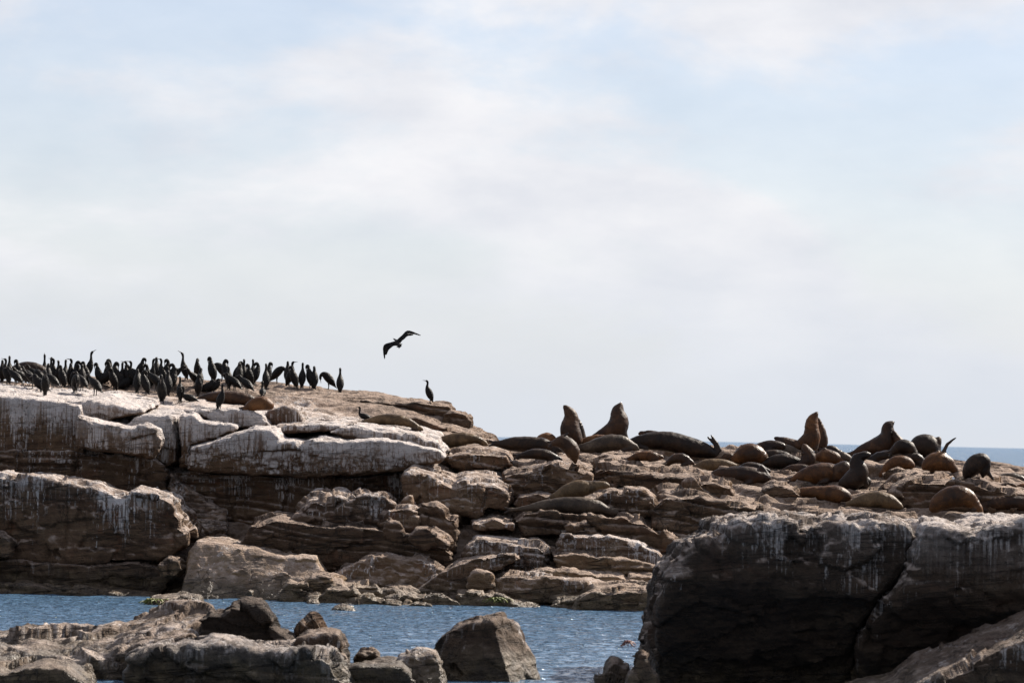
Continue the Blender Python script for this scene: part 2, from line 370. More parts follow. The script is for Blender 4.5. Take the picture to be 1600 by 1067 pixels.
# ------------------------------------------------------------------ single rocks: outline, distance, thickness, slope of the top
def rock(name, poly, d, thick, rise=0, lean=0.0, h=0.032, rnd=0.09, amp=0.07, bed=0.05, cell=0.05, guano=0.1, dark=0.1, tint=0.0,
         ridge=None, taper=0.0, parent=outcrop, label=None, seed=0, undercut=0.0, fall=0.0, joint=0.0):
    P = at([a for a, _ in poly], [c for _, c in poly], d)[:, [0, 2]]
    slope = rise / ppm(d) / thick
    x0, x1, z0, z1 = P[:, 0].min() - 0.3, P[:, 0].max() + 0.3, P[:, 1].min() - 0.3, P[:, 1].max() + 0.3
    ylo = d - 0.6 - max(0, undercut); yhi = d + thick + 0.3
    xs = np.arange(x0, x1, h); ys = np.arange(ylo, yhi, h); zs = np.arange(z0, z1, h)
    X2, Z2 = np.meshgrid(xs, zs, indexing='ij')
    w = np.stack([X2.ravel() * 1.1 + seed, np.full(X2.size, d * 0.37 + seed), Z2.ravel() * 1.1], 1)
    wob = 0.5 * amp * (fbm(w, 3) + 0.6 * fbm(w * 3.1, 2)).reshape(X2.shape)
    d2 = polysdf(X2, Z2, P) + wob
    zt = (Z2 - P[:, 1].min()) / max(1e-3, np.ptp(P[:, 1]))
    yf = d + lean * (Z2 - P[:, 1].min()) + undercut * np.clip(0.66 - zt, 0, 1) ** 1.1
    if ridge is not None:
        for (xa, za), (xb, zb), sl, sr in ridge:
            A = at([xa, xb], [za, zb], d)[:, [0, 2]]
            xr = A[0, 0] + (Z2 - A[0, 1]) / (A[1, 1] - A[0, 1] + 1e-6) * (A[1, 0] - A[0, 0])
            yf = yf + np.where(X2 < xr, (xr - X2) * sl, (X2 - xr) * sr)
    yf = yf + 0.6 * amp * fbm(w * 0.8 + 40, 2).reshape(X2.shape)
    Yg = ys[None, :, None]
    dd = d2[:, None, :] + (taper + fall) * np.maximum(0, Yg - d)
    dy = np.maximum(yf[:, None, :] - Yg, Yg - (d + thick))
    f = smax(dd, dy / math.sqrt(1 + lean * lean), max(rnd, 1e-3))
    v, q = surface_nets(f, np.array([x0, ylo, z0]), h)
    top = np.where((d2 < 0).any(1), z1 - 0 - (np.argmax((d2 < 0)[:, ::-1], 1) + 1) * h, z0)
    for _ in range(3): top = np.maximum(top, np.convolve(np.pad(top, 2, 'edge'), np.ones(5) / 5, 'valid'))
    kw = max(1, int(0.55 / h)); tp = np.pad(top, kw, 'edge'); top = np.max(np.lib.stride_tricks.sliding_window_view(tp, 2 * kw + 1), 1)
    drop = np.clip(np.interp(v[:, 0], xs, top) - v[:, 2], 0, 4)
    v = v.copy(); v[:, 2] += slope * (v[:, 1] - d)
    v = relax(v, q, 1, 0.5)
    n = normals(v, q)
    nh = n * (1, 1, 0.15)
    ps = v + seed * 3.7
    L_, *_r = beds(bedco(v))
    side = np.clip(1 - np.abs(n[:, 2]) * 1.1, 0, 1)
    disp = amp * fbm(ps * 1.3, 4, 0.55) + 0.40 * amp * fbm(ps * 4.5, 3, 0.55, ridge=True)
    cvv, cee = cells(ps * (1.0, 1.0, 2.0) + 0.5 * perlin(ps * 1.1)[:, None] + 0.22 * perlin(ps * 3.7)[:, None])
    disp += 1.7 * cell * cvv
    disp += 0.16 * amp * fbm(ps * 11.0, 2, 0.6, ridge=True) - 0.25 * amp
    disp += 0.8 * cell * (np.abs(np.modf(np.abs(ps @ np.array([0.9, 0.5, 0.7]) * 1.7 + 0.8 * perlin(ps * 1.3)))[0] - 0.5) - 0.25)
    v = v + n * disp[:, None] + nh * (0.6 * bed * L_ * side * np.clip(0.65 + 1.3 * fbm(ps * 0.9 + 7, 2), 0.1, 1.4))[:, None]
    if joint:
        jx = v[:, 0] * 0.9 + 0.25 * perlin(v * (0.8, 0.3, 1.1) + seed) + seed; jf = jx - np.floor(jx) - 0.5
        v = v - nh * (joint * np.exp(-(jf / 0.028) ** 2) * side)[:, None]
    ch = np.zeros((len(v), 4)); ch[:, 0] = drop; ch[:, 1] = guano; ch[:, 2] = dark; ch[:, 3] = tint
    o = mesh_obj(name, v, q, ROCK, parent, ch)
    if label: tag(o, label, 'rock')
    return o

Lg = dict(guano=0.85, dark=0.0, bed=0.015, cell=0.03, rnd=0.12)
# --- bird cliff on the left
rock('cliff_block', [(-120, 610), (0, 617), (60, 622), (100, 626), (127, 630), (130, 655), (134, 775), (-120, 790)], 96.0, 7, 20, h=0.045, seed=1, joint=0.05, **Lg)
rock('cliff_block', [(105, 630), (150, 627), (190, 634), (222, 638), (226, 645), (215, 650), (190, 652), (165, 662), (128, 654)], 96.6, 6, 20, seed=2, **Lg)
rock('nose_block', [(122, 652), (150, 656), (180, 663), (205, 669), (228, 665), (246, 671), (254, 686), (251, 700), (238, 717), (190, 711), (150, 705), (118, 700)], 94.9, 4, 8, seed=3, lean=-0.15, **{**Lg, 'guano': 0.7, 'dark': 0.15})
rock('cliff_foot', [(-120, 705), (118, 702), (180, 712), (238, 719), (262, 735), (262, 760), (272, 800), (255, 860), (-120, 860)], 95.85, 3, 4, seed=4, guano=0.42, dark=0.05, bed=0.06, joint=0.06)
rock('cliff_block', [(196, 664), (212, 652), (245, 650), (270, 653), (276, 690), (277, 724), (262, 730), (240, 715)], 96.2, 5, 14, seed=5, **Lg)
rock('cliff_block', [(281, 650), (300, 648), (312, 657), (345, 660), (368, 664), (371, 670), (362, 675), (330, 688), (298, 698), (300, 735), (281, 730)], 96.0, 5, 10, seed=6, **Lg)
rock('ledge', [(300, 642), (340, 641), (390, 642), (412, 650), (424, 666), (400, 669), (360, 668), (330, 660)], 97.4, 4, 6, seed=7, **Lg)
rock('grey_boulder', [(410, 660), (420, 643), (445, 637), (462, 643), (474, 660), (470, 668), (425, 668)], 98.2, 2.5, 4, seed=8, guano=0.6, dark=0.0, bed=0.02, rnd=0.08)
rock('ledge', [(296, 700), (330, 690), (352, 682), (395, 672), (432, 674), (440, 690), (470, 692), (500, 686), (560, 690), (600, 686), (640, 692), (668, 700), (688, 706), (694, 714), (688, 722), (655, 728), (620, 738), (560, 744), (500, 750), (430, 746), (360, 744), (290, 734)],
     95.4, 5, 16, seed=9, undercut=0.5, joint=0.05, **Lg)
rock('ledge', [(515, 676), (530, 668), (560, 666), (610, 673), (650, 681), (685, 690), (694, 708), (660, 704), (610, 694), (540, 686)], 96.6, 5, 16, seed=10, **{**Lg, 'guano': 0.7})
rock('ledge', [(430, 664), (520, 660), (560, 664), (520, 676), (440, 676)], 97.2, 5, 14, seed=11, **{**Lg, 'guano': 0.65})
rock('cliff_foot', [(258, 735), (300, 737), (430, 745), (560, 745), (650, 735), (660, 760), (660, 850), (260, 850)], 96.3, 2, 2, seed=12, guano=0.45, dark=0.0, bed=0.08, joint=0.10, rnd=0.06)
rock('cliff_foot', [(258, 740), (285, 760), (320, 785), (350, 800), (355, 860), (250, 860)], 95.0, 2, 6, seed=13, guano=0.4, dark=0.1, bed=0.06, lean=0.6)
rock('lit_block', [(632, 745), (645, 736), (690, 748), (712, 757), (728, 752), (770, 757), (794, 768), (798, 785), (790, 800), (765, 795), (745, 812), (700, 800), (690, 792), (655, 800), (632, 785)], 94.4, 5, 30, seed=14, guano=0.42, dark=0.0, bed=0.03, rnd=0.15, joint=0.08)
rock('cliff_foot', [(690, 790), (780, 795), (790, 830), (720, 850), (690, 840)], 94.9, 2, 2, seed=15, guano=0.1, dark=0.35, bed=0.06)
rock('ledge', [(690, 715), (740, 708), (790, 712), (800, 725), (780, 738), (720, 735)], 97.5, 4, 14, seed=16, guano=0.3, dark=0.0)
# --- summit ledges with the lone bird
rock('summit_ledge', [(560, 625), (640, 629), (700, 636), (706, 646), (690, 650), (620, 644), (570, 640)], 103.5, 4, 8, seed=17, guano=0.05, dark=0.1, rnd=0.06, bed=0.07)
rock('summit_ledge', [(692, 650), (705, 641), (728, 646), (739, 660), (735, 668), (715, 675), (695, 670), (690, 660)], 103.2, 2.5, 2, seed=18, guano=0.05, dark=0.3, rnd=0.08, bed=0.07)
rock('summit_ledge', [(600, 655), (650, 652), (690, 668), (735, 676), (770, 690), (780, 704), (700, 695), (630, 675)], 101.5, 4, 10, seed=19, guano=0.1, dark=0.12, rnd=0.06, bed=0.07)
# --- lower left
rock('shore_block', [(-120, 738), (0, 743), (60, 750), (100, 757), (150, 764), (175, 776), (194, 779), (206, 769), (245, 774), (270, 784), (276, 802), (286, 812), (284, 822), (296, 832), (290, 856), (266, 868), (180, 879), (100, 880), (-120, 874)],
     92.2, 3, 5, seed=20, guano=0.52, dark=0.12, bed=0.03, cell=0.08, joint=0.06, rnd=0.09)
rock('shore_ledge', [(-120, 872), (100, 882), (230, 878), (262, 888), (272, 905), (250, 925), (240, 960), (-120, 960)], 92.0, 2.5, 4, seed=21, guano=0.12, dark=0.4, bed=0.10, lean=0.0, rnd=0.06)
rock('shore_ledge', [(-120, 905), (60, 915), (160, 925), (240, 935), (240, 965), (-120, 965)], 91.0, 1.6, 6, seed=22, guano=0.0, dark=0.45, bed=0.08)
rock('shore_boulder', [(-60, 832), (0, 833), (16, 845), (21, 862), (12, 874), (-60, 872)], 91.4, 1.2, 2, seed=23, guano=0.1, dark=0.2)
rock('shore_boulder', [(244, 885), (262, 872), (280, 878), (288, 892), (278, 905), (250, 903)], 91.2, 1.2, 4, seed=24, guano=0.0, dark=0.1, tint=0.4, amp=0.1)
rock('pale_slab', [(276, 932), (284, 900), (288, 866), (300, 849), (345, 851), (400, 862), (440, 870), (492, 873), (499, 886), (512, 905), (512, 935), (400, 945), (280, 945)], 90.6, 3.0, 6, lean=0.9, seed=25, guano=0.30, dark=0.1, tint=0.8, bed=0.004, cell=0.02, amp=0.045, rnd=0.10)
rock('shore_boulder', [(380, 928), (388, 920), (396, 922), (397, 932), (385, 935)], 90.2, 0.4, 0, seed=26, guano=0.0, dark=0.1, h=0.025, amp=0.03)
# --- middle blocks
rock('boulder', [(462, 812), (475, 790), (490, 780), (530, 777), (547, 786), (560, 778), (598, 776), (614, 788), (610, 802), (598, 815), (592, 840), (470, 840)], 93.2, 2.2, 5, seed=27, guano=0.45, dark=0.22, amp=0.11, cell=0.1)
rock('boulder', [(598, 812), (606, 796), (640, 791), (653, 800), (652, 822), (641, 842), (600, 840)], 92.9, 1.6, 5, seed=28, guano=0.35, dark=0.1, amp=0.1)
rock('boulder', [(596, 826), (608, 814), (624, 816), (632, 830), (628, 846), (600, 846)], 92.4, 1.0, 4, seed=29, guano=0.1, dark=0.15, amp=0.1)
rock('boulder', [(622, 800), (632, 782), (642, 776), (643, 795)], 93.8, 0.6, 0, seed=30, guano=0.3, dark=0.0, amp=0.05, h=0.028)
rock('boulder', [(640, 800), (658, 782), (672, 788), (696, 796), (702, 806), (716, 808), (718, 835), (708, 862), (690, 870), (655, 850)], 93.1, 1.8, 3, seed=31, guano=0.12, dark=0.22, amp=0.13, cell=0.1)
rock('boulder', [(640, 842), (650, 828), (668, 826), (690, 838), (704, 852), (700, 862), (660, 858)], 92.0, 1.2, 6, seed=32, guano=0.05, dark=0.15, amp=0.07)
rock('dark_slab', [(372, 852), (392, 824), (425, 810), (470, 814), (520, 821), (600, 826), (650, 838), (690, 850), (706, 865), (705, 885), (640, 895), (560, 900), (490, 900), (430, 885)], 92.4, 2.6, 6, seed=33, guano=0.14, dark=0.38, bed=0.07, cell=0.07, rnd=0.07, undercut=0.3)
rock('mound', [(515, 905), (535, 888), (570, 876), (605, 868), (650, 871), (680, 880), (698, 892), (690, 912), (660, 935), (520, 935)], 91.2, 2.5, 6, lean=0.55, seed=34, guano=0.32, dark=0.05, tint=0.2, amp=0.11)
rock('slab', [(640, 930), (690, 893), (735, 873), (775, 865), (805, 866), (812, 876), (790, 886), (745, 900), (738, 935)], 91.0, 2.2, 4, seed=35, guano=0.35, dark=0.15, bed=0.04, lean=0.2, rnd=0.06)
rock('boulder', [(735, 905), (745, 895), (768, 900), (775, 925), (735, 930)], 90.7, 0.8, 3, seed=36, guano=0.05, dark=0.0, tint=0.3)
rock('block', [(720, 880), (730, 856), (745, 844), (800, 848), (842, 851), (858, 861), (856, 880), (840, 905), (730, 910)], 92.2, 2.4, 5, seed=37, guano=0.48, dark=0.25, bed=0.05, rnd=0.07)
rock('block', [(864, 872), (868, 848), (878, 833), (935, 838), (1000, 850), (1030, 862), (1044, 880), (1040, 895), (960, 885), (880, 875)], 92.5, 2.4, 5, seed=38, guano=0.50, dark=0.05, bed=0.05, rnd=0.07)
rock('strata_slab', [(862, 868), (910, 866), (960, 872), (1010, 882), (1045, 890), (1050, 905), (990, 908), (930, 898), (870, 888)], 92.0, 2.4, 8, seed=39, guano=0.02, dark=0.1, tint=0.45, bed=0.09, amp=0.1, rnd=0.05)
rock('strata_slab', [(820, 898), (850, 890), (890, 893), (930, 898), (1000, 903), (1050, 908), (1060, 925), (990, 922), (920, 915), (840, 910)], 91.4, 2.2, 8, seed=40, guano=0.02, dark=0.05, tint=0.7, bed=0.08, amp=0.1, rnd=0.05)
rock('slab', [(731, 916), (742, 905), (800, 900), (860, 906), (905, 906), (948, 920), (935, 928), (900, 938), (845, 945), (760, 938)], 90.7, 2.0, 8, seed=41, guano=0.3, dark=0.0, tint=0.15, bed=0.06, amp=0.1, lean=0.3, rnd=0.06)
rock('olive_slab', [(894, 952), (908, 935), (930, 925), (980, 922), (1070, 926), (1090, 975), (900, 975)], 89.0, 2.4, 6, seed=42, guano=0.0, dark=0.0, tint=0.8, bed=0.04, amp=0.07, lean=0.15)
# --- shoreline shelf
for i, (P, d, dk) in enumerate([([(436, 935), (438, 918), (450, 911), (480, 910), (486, 925), (484, 952), (438, 952)], 90.0, 0.15),
                 ([(480, 925), (484, 907), (505, 905), (535, 912), (545, 925), (540, 950), (482, 950)], 90.2, 0.0),
                 ([(488, 935), (520, 917), (545, 920), (565, 935), (560, 955), (490, 955)], 89.7, 0.1),
                 ([(530, 917), (560, 913), (600, 922), (640, 924), (662, 932), (660, 950), (540, 948)], 90.3, 0.05),
                 ([(540, 944), (575, 938), (620, 938), (640, 946), (638, 958), (545, 958)], 89.4, 0.15),
                 ([(600, 934), (640, 927), (665, 932), (668, 950), (605, 952)], 89.9, 0.1),
                 ([(658, 932), (690, 928), (718, 938), (726, 955), (662, 958)], 89.8, 0.0),
                 ([(630, 950), (650, 943), (672, 948), (672, 960), (632, 960)], 89.2, 0.3),
                 ([(715, 930), (760, 928), (800, 940), (845, 948), (840, 962), (722, 960)], 90.0, 0.1),
                 ([(860, 945), (880, 938), (905, 940), (905, 962), (862, 962)], 89.6, 0.3),
                 ([(478, 944), (490, 938), (500, 944), (500, 956), (480, 956)], 89.0, 0.0)]):
    rock('shore_ledge', P, d, 1.3, 6, seed=50 + i, guano=0.02, dark=dk, tint=0.75, amp=0.09, bed=0.07, cell=0.07, h=0.03, rnd=0.05, lean=0.25)
# --- terraces right of the cleft
rock('terrace', [(785, 745), (800, 736), (835, 732), (870, 722), (905, 732), (926, 744), (924, 768), (890, 772), (850, 780), (800, 778)], 95.6, 4, 16, seed=70, guano=0.28, dark=0.0, bed=0.05, cell=0.08)
rock('terrace', [(930, 735), (950, 728), (1000, 735), (1060, 745), (1100, 752), (1090, 768), (1010, 765), (940, 758)], 96.2, 4, 16, seed=71, guano=0.15, dark=0.0, bed=0.06, cell=0.09)
rock('terrace', [(895, 795), (915, 778), (950, 768), (1005, 768), (1020, 780), (1030, 800), (1000, 812), (930, 805)], 94.4, 3, 8, seed=72, guano=0.35, dark=0.05, bed=0.06, cell=0.08)
rock('terrace', [(1015, 790), (1040, 772), (1100, 776), (1160, 790), (1220, 800), (1230, 830), (1100, 850), (1020, 835)], 94.2, 3, 10, seed=73, guano=0.22, dark=0.18, bed=0.10, cell=0.09)
rock('terrace', [(805, 815), (820, 800), (860, 797), (905, 802), (950, 816), (955, 832), (890, 838), (820, 838)], 93.6, 2.2, 8, seed=74, guano=0.05, dark=0.35, bed=0.08)
rock('terrace', [(890, 818), (930, 803), (985, 806), (1008, 812), (1022, 825), (1055, 848), (1052, 866), (1000, 858), (940, 845), (895, 838)], 93.2, 2.4, 6, seed=75, guano=0.12, dark=0.15, bed=0.07, cell=0.12, amp=0.11)
rock('terrace', [(735, 818), (770, 809), (805, 818), (803, 830), (740, 828)], 93.5, 1.6, 5, seed=76, guano=0.35, dark=0.1, bed=0.05)
rock('boulder', [(800, 790), (810, 776), (840, 771), (862, 778), (866, 792), (830, 800)], 94.6, 1.3, 4, seed=77, guano=0.3, dark=0.0, bed=0.03)
rock('terrace', [(1070, 760), (1100, 752), (1140, 758), (1150, 775), (1100, 778)], 95.4, 2.5, 8, seed=78, guano=0.1, dark=0.05, bed=0.06, cell=0.1)
rock('terrace', [(1190, 766), (1210, 755), (1240, 762), (1250, 775), (1200, 782)], 95.6, 2.0, 5, seed=79, guano=0.1, dark=0.1, bed=0.06)
rock('terrace', [(1395, 770), (1420, 752), (1500, 755), (1560, 765), (1620, 780), (1620, 800), (1480, 800), (1400, 795)], 96.0, 4, 12, seed=80, guano=0.08, dark=0.08, bed=0.08, cell=0.1)
rock('terrace', [(1495, 750), (1510, 744), (1560, 752), (1620, 768), (1620, 785), (1560, 775)], 98.0, 4, 10, seed=81, guano=0.08, dark=0.02, bed=0.08, cell=0.1)

# --- loose boulders in front, each its own thing
rock('boulder', [(1020, 1130), (1024, 1060), (1028, 1000), (1036, 938), (1043, 897), (1060, 884), (1072, 874), (1080, 848), (1102, 842), (1126, 834), (1130, 818), (1155, 812), (1200, 809), (1300, 816), (1360, 811), (1405, 810), (1428, 818), (1436, 835), (1430, 880), (1400, 920), (1360, 970), (1350, 1130)],
     61.0, 7.0, -14, seed=90, h=0.032, guano=0.52, dark=0.78, bed=0.012, cell=0.07, amp=0.11, rnd=0.26, undercut=3.7, parent=None,
     label='huge dark overhanging boulder streaked white with droppings, lower right')
rock('boulder', [(1432, 838), (1442, 822), (1480, 818), (1520, 828), (1565, 818), (1620, 814), (1760, 818), (1760, 1130), (1345, 1130), (1352, 985), (1395, 925), (1425, 880)],
     60.7, 7.0, -14, seed=91, h=0.032, guano=0.68, dark=0.74, bed=0.012, cell=0.07, amp=0.11, rnd=0.24, undercut=3.3, parent=None,
     label='dark cracked boulder with broad white dropping runs at the right edge')
rock('slab', [(1330, 1110), (1410, 1088), (1450, 1066), (1500, 1046), (1560, 1018), (1620, 994), (1760, 962), (1760, 1150), (1330, 1150)], 58.6, 2.2, 32, seed=92, h=0.03, guano=0.36, dark=0.7, amp=0.06, bed=0.03, parent=None,
     label='sloping sunlit rock slab in the bottom right corner')
rock('boulder', [(678, 1120), (680, 1030), (690, 1003), (716, 985), (742, 975), (765, 972), (790, 970), (808, 984), (822, 1012), (836, 1040), (850, 1120)], 62.0, 1.6, 3, seed=93, h=0.024, guano=0.25, dark=0.68, tint=0.0, amp=0.05, bed=0.015, cell=0.05, rnd=0.06, lean=0.35,
     ridge=[((768, 972), (806, 1090), 0.30, 2.6)], parent=None, label='angular brown boulder with a lit right flank standing in the pool')
rock('boulder', [(922, 1110), (932, 1058), (936, 1050), (941, 1056), (947, 1040), (958, 1030), (968, 1034), (974, 1044), (982, 1040), (986, 1056), (1000, 1110)], 60.0, 0.7, 0, seed=94, h=0.020, guano=0.0, dark=0.5, amp=0.035, bed=0.02, parent=None, label='small dark pointed rock in the pool left of the huge boulder')
rock('boulder', [(980, 1110), (986, 1056), (995, 1050), (996, 1024), (1002, 1018), (1012, 1021), (1015, 1046), (1026, 1056), (1036, 1110)], 59.4, 0.6, 0, seed=95, h=0.020, guano=0.0, dark=0.5, amp=0.03, bed=0.02, parent=None, label='narrow upright stone against the foot of the huge boulder')
rock('slab', [(-120, 1045), (0, 1045), (90, 1040), (150, 1035), (200, 1020), (250, 1006), (296, 1003), (305, 1025), (290, 1110), (-120, 1120)], 60.6, 4.6, 44, seed=96, h=0.034, guano=0.40, dark=0.60, tint=0.35, amp=0.10, bed=0.03, cell=0.08, lean=0.3, parent=None,
     label='low brown sunlit rock shelf in the bottom left corner')
rock('boulder', [(-120, 1052), (0, 1046), (60, 1038), (100, 1045), (130, 1070), (140, 1120), (-120, 1120)], 58.4, 1.4, 10, seed=97, h=0.03, guano=0.05, dark=0.5, tint=0.4, amp=0.06, bed=0.02, parent=None, label='rounded brown rock in front of the low shelf, bottom left')
rock('boulder', [(300, 1030), (303, 990), (308, 968), (322, 956), (346, 956), (356, 947), (380, 945), (404, 951), (420, 965), (440, 982), (458, 995), (470, 1012), (460, 1040)], 61.4, 1.4, 2, seed=98, h=0.026, guano=0.02, dark=0.92, tint=0.0, amp=0.10, bed=0.04, cell=0.10, rnd=0.07, undercut=0.2, parent=None,
     label='dark humped boulder rising from the left foreground ledge')
rock('boulder', [(455, 1020), (466, 998), (500, 990), (528, 990), (532, 1008), (545, 1025), (550, 1060), (460, 1050)], 61.0, 1.4, 4, seed=99, h=0.026, guano=0.25, dark=0.6, amp=0.08, parent=None, label='grey broken block right of the dark humped boulder')
rock('stone', [(461, 986), (474, 973), (488, 962), (494, 966), (508, 986), (500, 992), (470, 992)], 61.9, 0.5, 0, seed=100, h=0.02, guano=0.0, dark=0.15, amp=0.04, bed=0.01, rnd=0.03, parent=None, label='small pointed stone perched on the grey broken block')
rock('slab', [(196, 1050), (205, 1032), (250, 1022), (330, 1011), (350, 1014), (420, 1020), (480, 1022), (520, 1032), (528, 1050), (548, 1075), (545, 1130), (196, 1130)], 59.6, 1.8, 9, seed=101, h=0.028, guano=0.50, dark=1.0, amp=0.09, bed=0.05, cell=0.08, undercut=0.4, parent=None,
     label='dark foreground ledge with white runs along its top edge')
rock('slab', [(515, 1050), (560, 1042), (620, 1040), (640, 1052), (640, 1130), (515, 1130)], 60.4, 1.4, 6, seed=102, h=0.028, guano=0.18, dark=0.9, amp=0.07, parent=None, label='low dark rock wall between the foreground ledge and the pale hump')
rock('boulder', [(590, 1130), (596, 1076), (614, 1055), (622, 1036), (650, 1024), (680, 1026), (692, 1042), (700, 1130)], 60.9, 1.3, 4, lean=0.5, seed=103, h=0.026, guano=0.45, dark=0.2, tint=0.2, amp=0.08, parent=None, label='pale whitewashed hump of rock left of the angular boulder')
rock('stone', [(556, 1030), (565, 1017), (580, 1016), (590, 1024), (592, 1036), (558, 1038)], 61.8, 0.6, 0, seed=104, h=0.022, guano=0.0, dark=0.5, amp=0.03, parent=None, label='small black stone at the water edge behind the low wall')
rock('stone', [(222, 950), (232, 938), (250, 931), (285, 930), (308, 936), (318, 950), (312, 960), (228, 960)], 87.0, 1.2, 2, seed=105, h=0.028, guano=0.0, dark=0.1, tint=0.2, amp=0.06, lean=0.6, parent=None, label='flat weed-draped rock awash near the left shore')
rock('stone', [(512, 960), (522, 948), (535, 943), (548, 949), (556, 960), (550, 968), (515, 968)], 86.0, 0.7, 0, seed=106, h=0.024, guano=0.0, dark=0.1, tint=0.4, amp=0.05, lean=0.6, parent=None, label='small rounded rock awash in the middle of the pool')
# ------------------------------------------------------------------ animals: one continuous skin grown round chains of joints
def chain_sdf(X, Y, Z, chain, flat=None):
    """chain of (x, y, z, r); flat = (axis, factor) squeezes the section along an axis"""
    d = None
    for a, b in zip(chain[:-1], chain[1:]):
        ax, ay, az, ra = a; bx_, by_, bz_, rb = b
        ex, ey, ez = bx_ - ax, by_ - ay, bz_ - az
        px, py, pz = X - ax, Y - ay, Z - az
        t = np.clip((px * ex + py * ey + pz * ez) / (ex * ex + ey * ey + ez * ez + 1e-12), 0, 1)
        qx, qy, qz = px - t * ex, py - t * ey, pz - t * ez
        n2 = qx * qx + qy * qy + qz * qz
        if flat:
            (fx, fy, fz), k = flat; w = qx * fx + qy * fy + qz * fz; n2 = n2 + (k * k - 1) * w * w
        e = np.sqrt(n2) - (ra + t * (rb - ra))
        d = e if d is None else smin(d, e, 0.35 * min(ra, rb) + 1e-4)
    return d
def catmull(ch, sub=3):
    c = np.array(ch, float); out = []
    for i in range(len(c) - 1):
        p0, p1, p2, p3 = c[max(i - 1, 0)], c[i], c[i + 1], c[min(i + 2, len(c) - 1)]
        for t in np.arange(sub) / sub:
            out.append(0.5 * (2 * p1 + (p2 - p0) * t + (2 * p0 - 5 * p1 + 4 * p2 - p3) * t * t + (3 * p1 - p0 - 3 * p2 + p3) * t ** 3))
    out.append(c[-1]); out = np.array(out); out[:, 3] = np.maximum(out[:, 3], c[:, 3].min() * 0.8)
    return out
def skin(chains, h, k):
    """chains: list of (points, flat)"""
    allp = np.concatenate([np.array(c) for c, _ in chains])
    lo = (allp[:, :3] - allp[:, 3:]).min(0) - 3 * h; hi = (allp[:, :3] + allp[:, 3:]).max(0) + 3 * h
    ax = [np.arange(lo[i], hi[i], h) for i in range(3)]
    X, Y, Z = np.meshgrid(*ax, indexing='ij', sparse=True)
    f = None
    for c, fl in chains:
        e = chain_sdf(X, Y, Z, c, fl); f = e if f is None else smin(f, e, k)
    v, q = surface_nets(f, lo, h)
    return relax(v, q, 2, 0.5), q

def fur_material(name, dark, mid, light):
    b = NB(name); tcn = b.n('ShaderNodeTexCoord'); oi = b.n('ShaderNodeObjectInfo'); pos = tcn.outputs['Object']
    ad = b.n('ShaderNodeVectorMath', operation='ADD'); b.l(pos, ad.inputs[0]); b.l(oi.outputs['Location'], ad.inputs[1]); pos = ad.outputs[0]
    at_ = b.n('ShaderNodeAttribute', attribute_name='ch'); sc = b.n('ShaderNodeSeparateColor'); b.l(at_.outputs['Color'], sc.inputs[0])
    n = b.noise(pos, 2.2, 6, 0.62, 0.7); f = b.noise(pos, 34, 5, 0.65); wet = b.rng(b.noise(pos, 1.3, 4, 0.6, 0.9), 0.50, 0.60)
    c = b.ramp(b.math('ADD', b.math('MULTIPLY', n, 0.7), b.math('MULTIPLY', f, 0.3)), (0.36, dark), (0.50, mid), (0.66, light))
    c = b.mix(b.math('MULTIPLY', wet, 0.55), c, tuple(x * 0.6 for x in dark))                        # patches still wet
    c = b.mix(sc.outputs[0], c, (0.022, 0.015, 0.012))                                               # bare leathery flippers
    b.l(c, b.b.inputs['Base Color']); b.put(b.b.inputs['Roughness'], b.math('SUBTRACT', 0.52, b.math('MULTIPLY', wet, 0.18))); b.b.inputs['Specular IOR Level'].default_value = 0.17
    b.l(b.bump(b.math('ADD', f, b.math('MULTIPLY', n, 0.8)), 0.015, 0.5), b.b.inputs['Normal'])
    return b.m
FUR = dict(gold=fur_material('golden_fur', (0.022, 0.0095, 0.004), (0.075, 0.031, 0.0105), (0.155, 0.070, 0.025)),
           tan=fur_material('tan_fur', (0.036, 0.022, 0.012), (0.090, 0.056, 0.028), (0.165, 0.108, 0.058)),
           brown=fur_material('brown_fur', (0.011, 0.0055, 0.0033), (0.032, 0.015, 0.0075), (0.082, 0.040, 0.018)),
           dark=fur_material('wet_dark_fur', (0.0055, 0.0030, 0.0020), (0.016, 0.0085, 0.0050), (0.046, 0.024, 0.0125)),
           grey=fur_material('drying_fur', (0.020, 0.014, 0.010), (0.050, 0.035, 0.024), (0.105, 0.077, 0.053)))
EYE = bpy.data.materials.new('dark_wet_eye'); EYE.use_nodes = True
_p = EYE.node_tree.nodes['Principled BSDF']; _p.inputs['Base Color'].default_value = (0.006, 0.005, 0.004, 1); _p.inputs['Roughness'].default_value = 0.15
bpy.context.view_layer.update()
dg = bpy.context.evaluated_depsgraph_get()
def cast(px, py, fallback):
    t = at(px, py, 100.0) - CAM; t /= np.linalg.norm(t)
    ok, loc, *_ = scn.ray_cast(dg, Vector(CAM + t * 80), Vector(t), distance=36)
    if ok and loc.y < 109: return np.array(loc)
    p_ = at(px, py, fallback)
    ok, loc, *_ = scn.ray_cast(dg, Vector((p_[0], p_[1], 12)), Vector((0, 0, -1)))
    return np.array(loc) if ok else p_

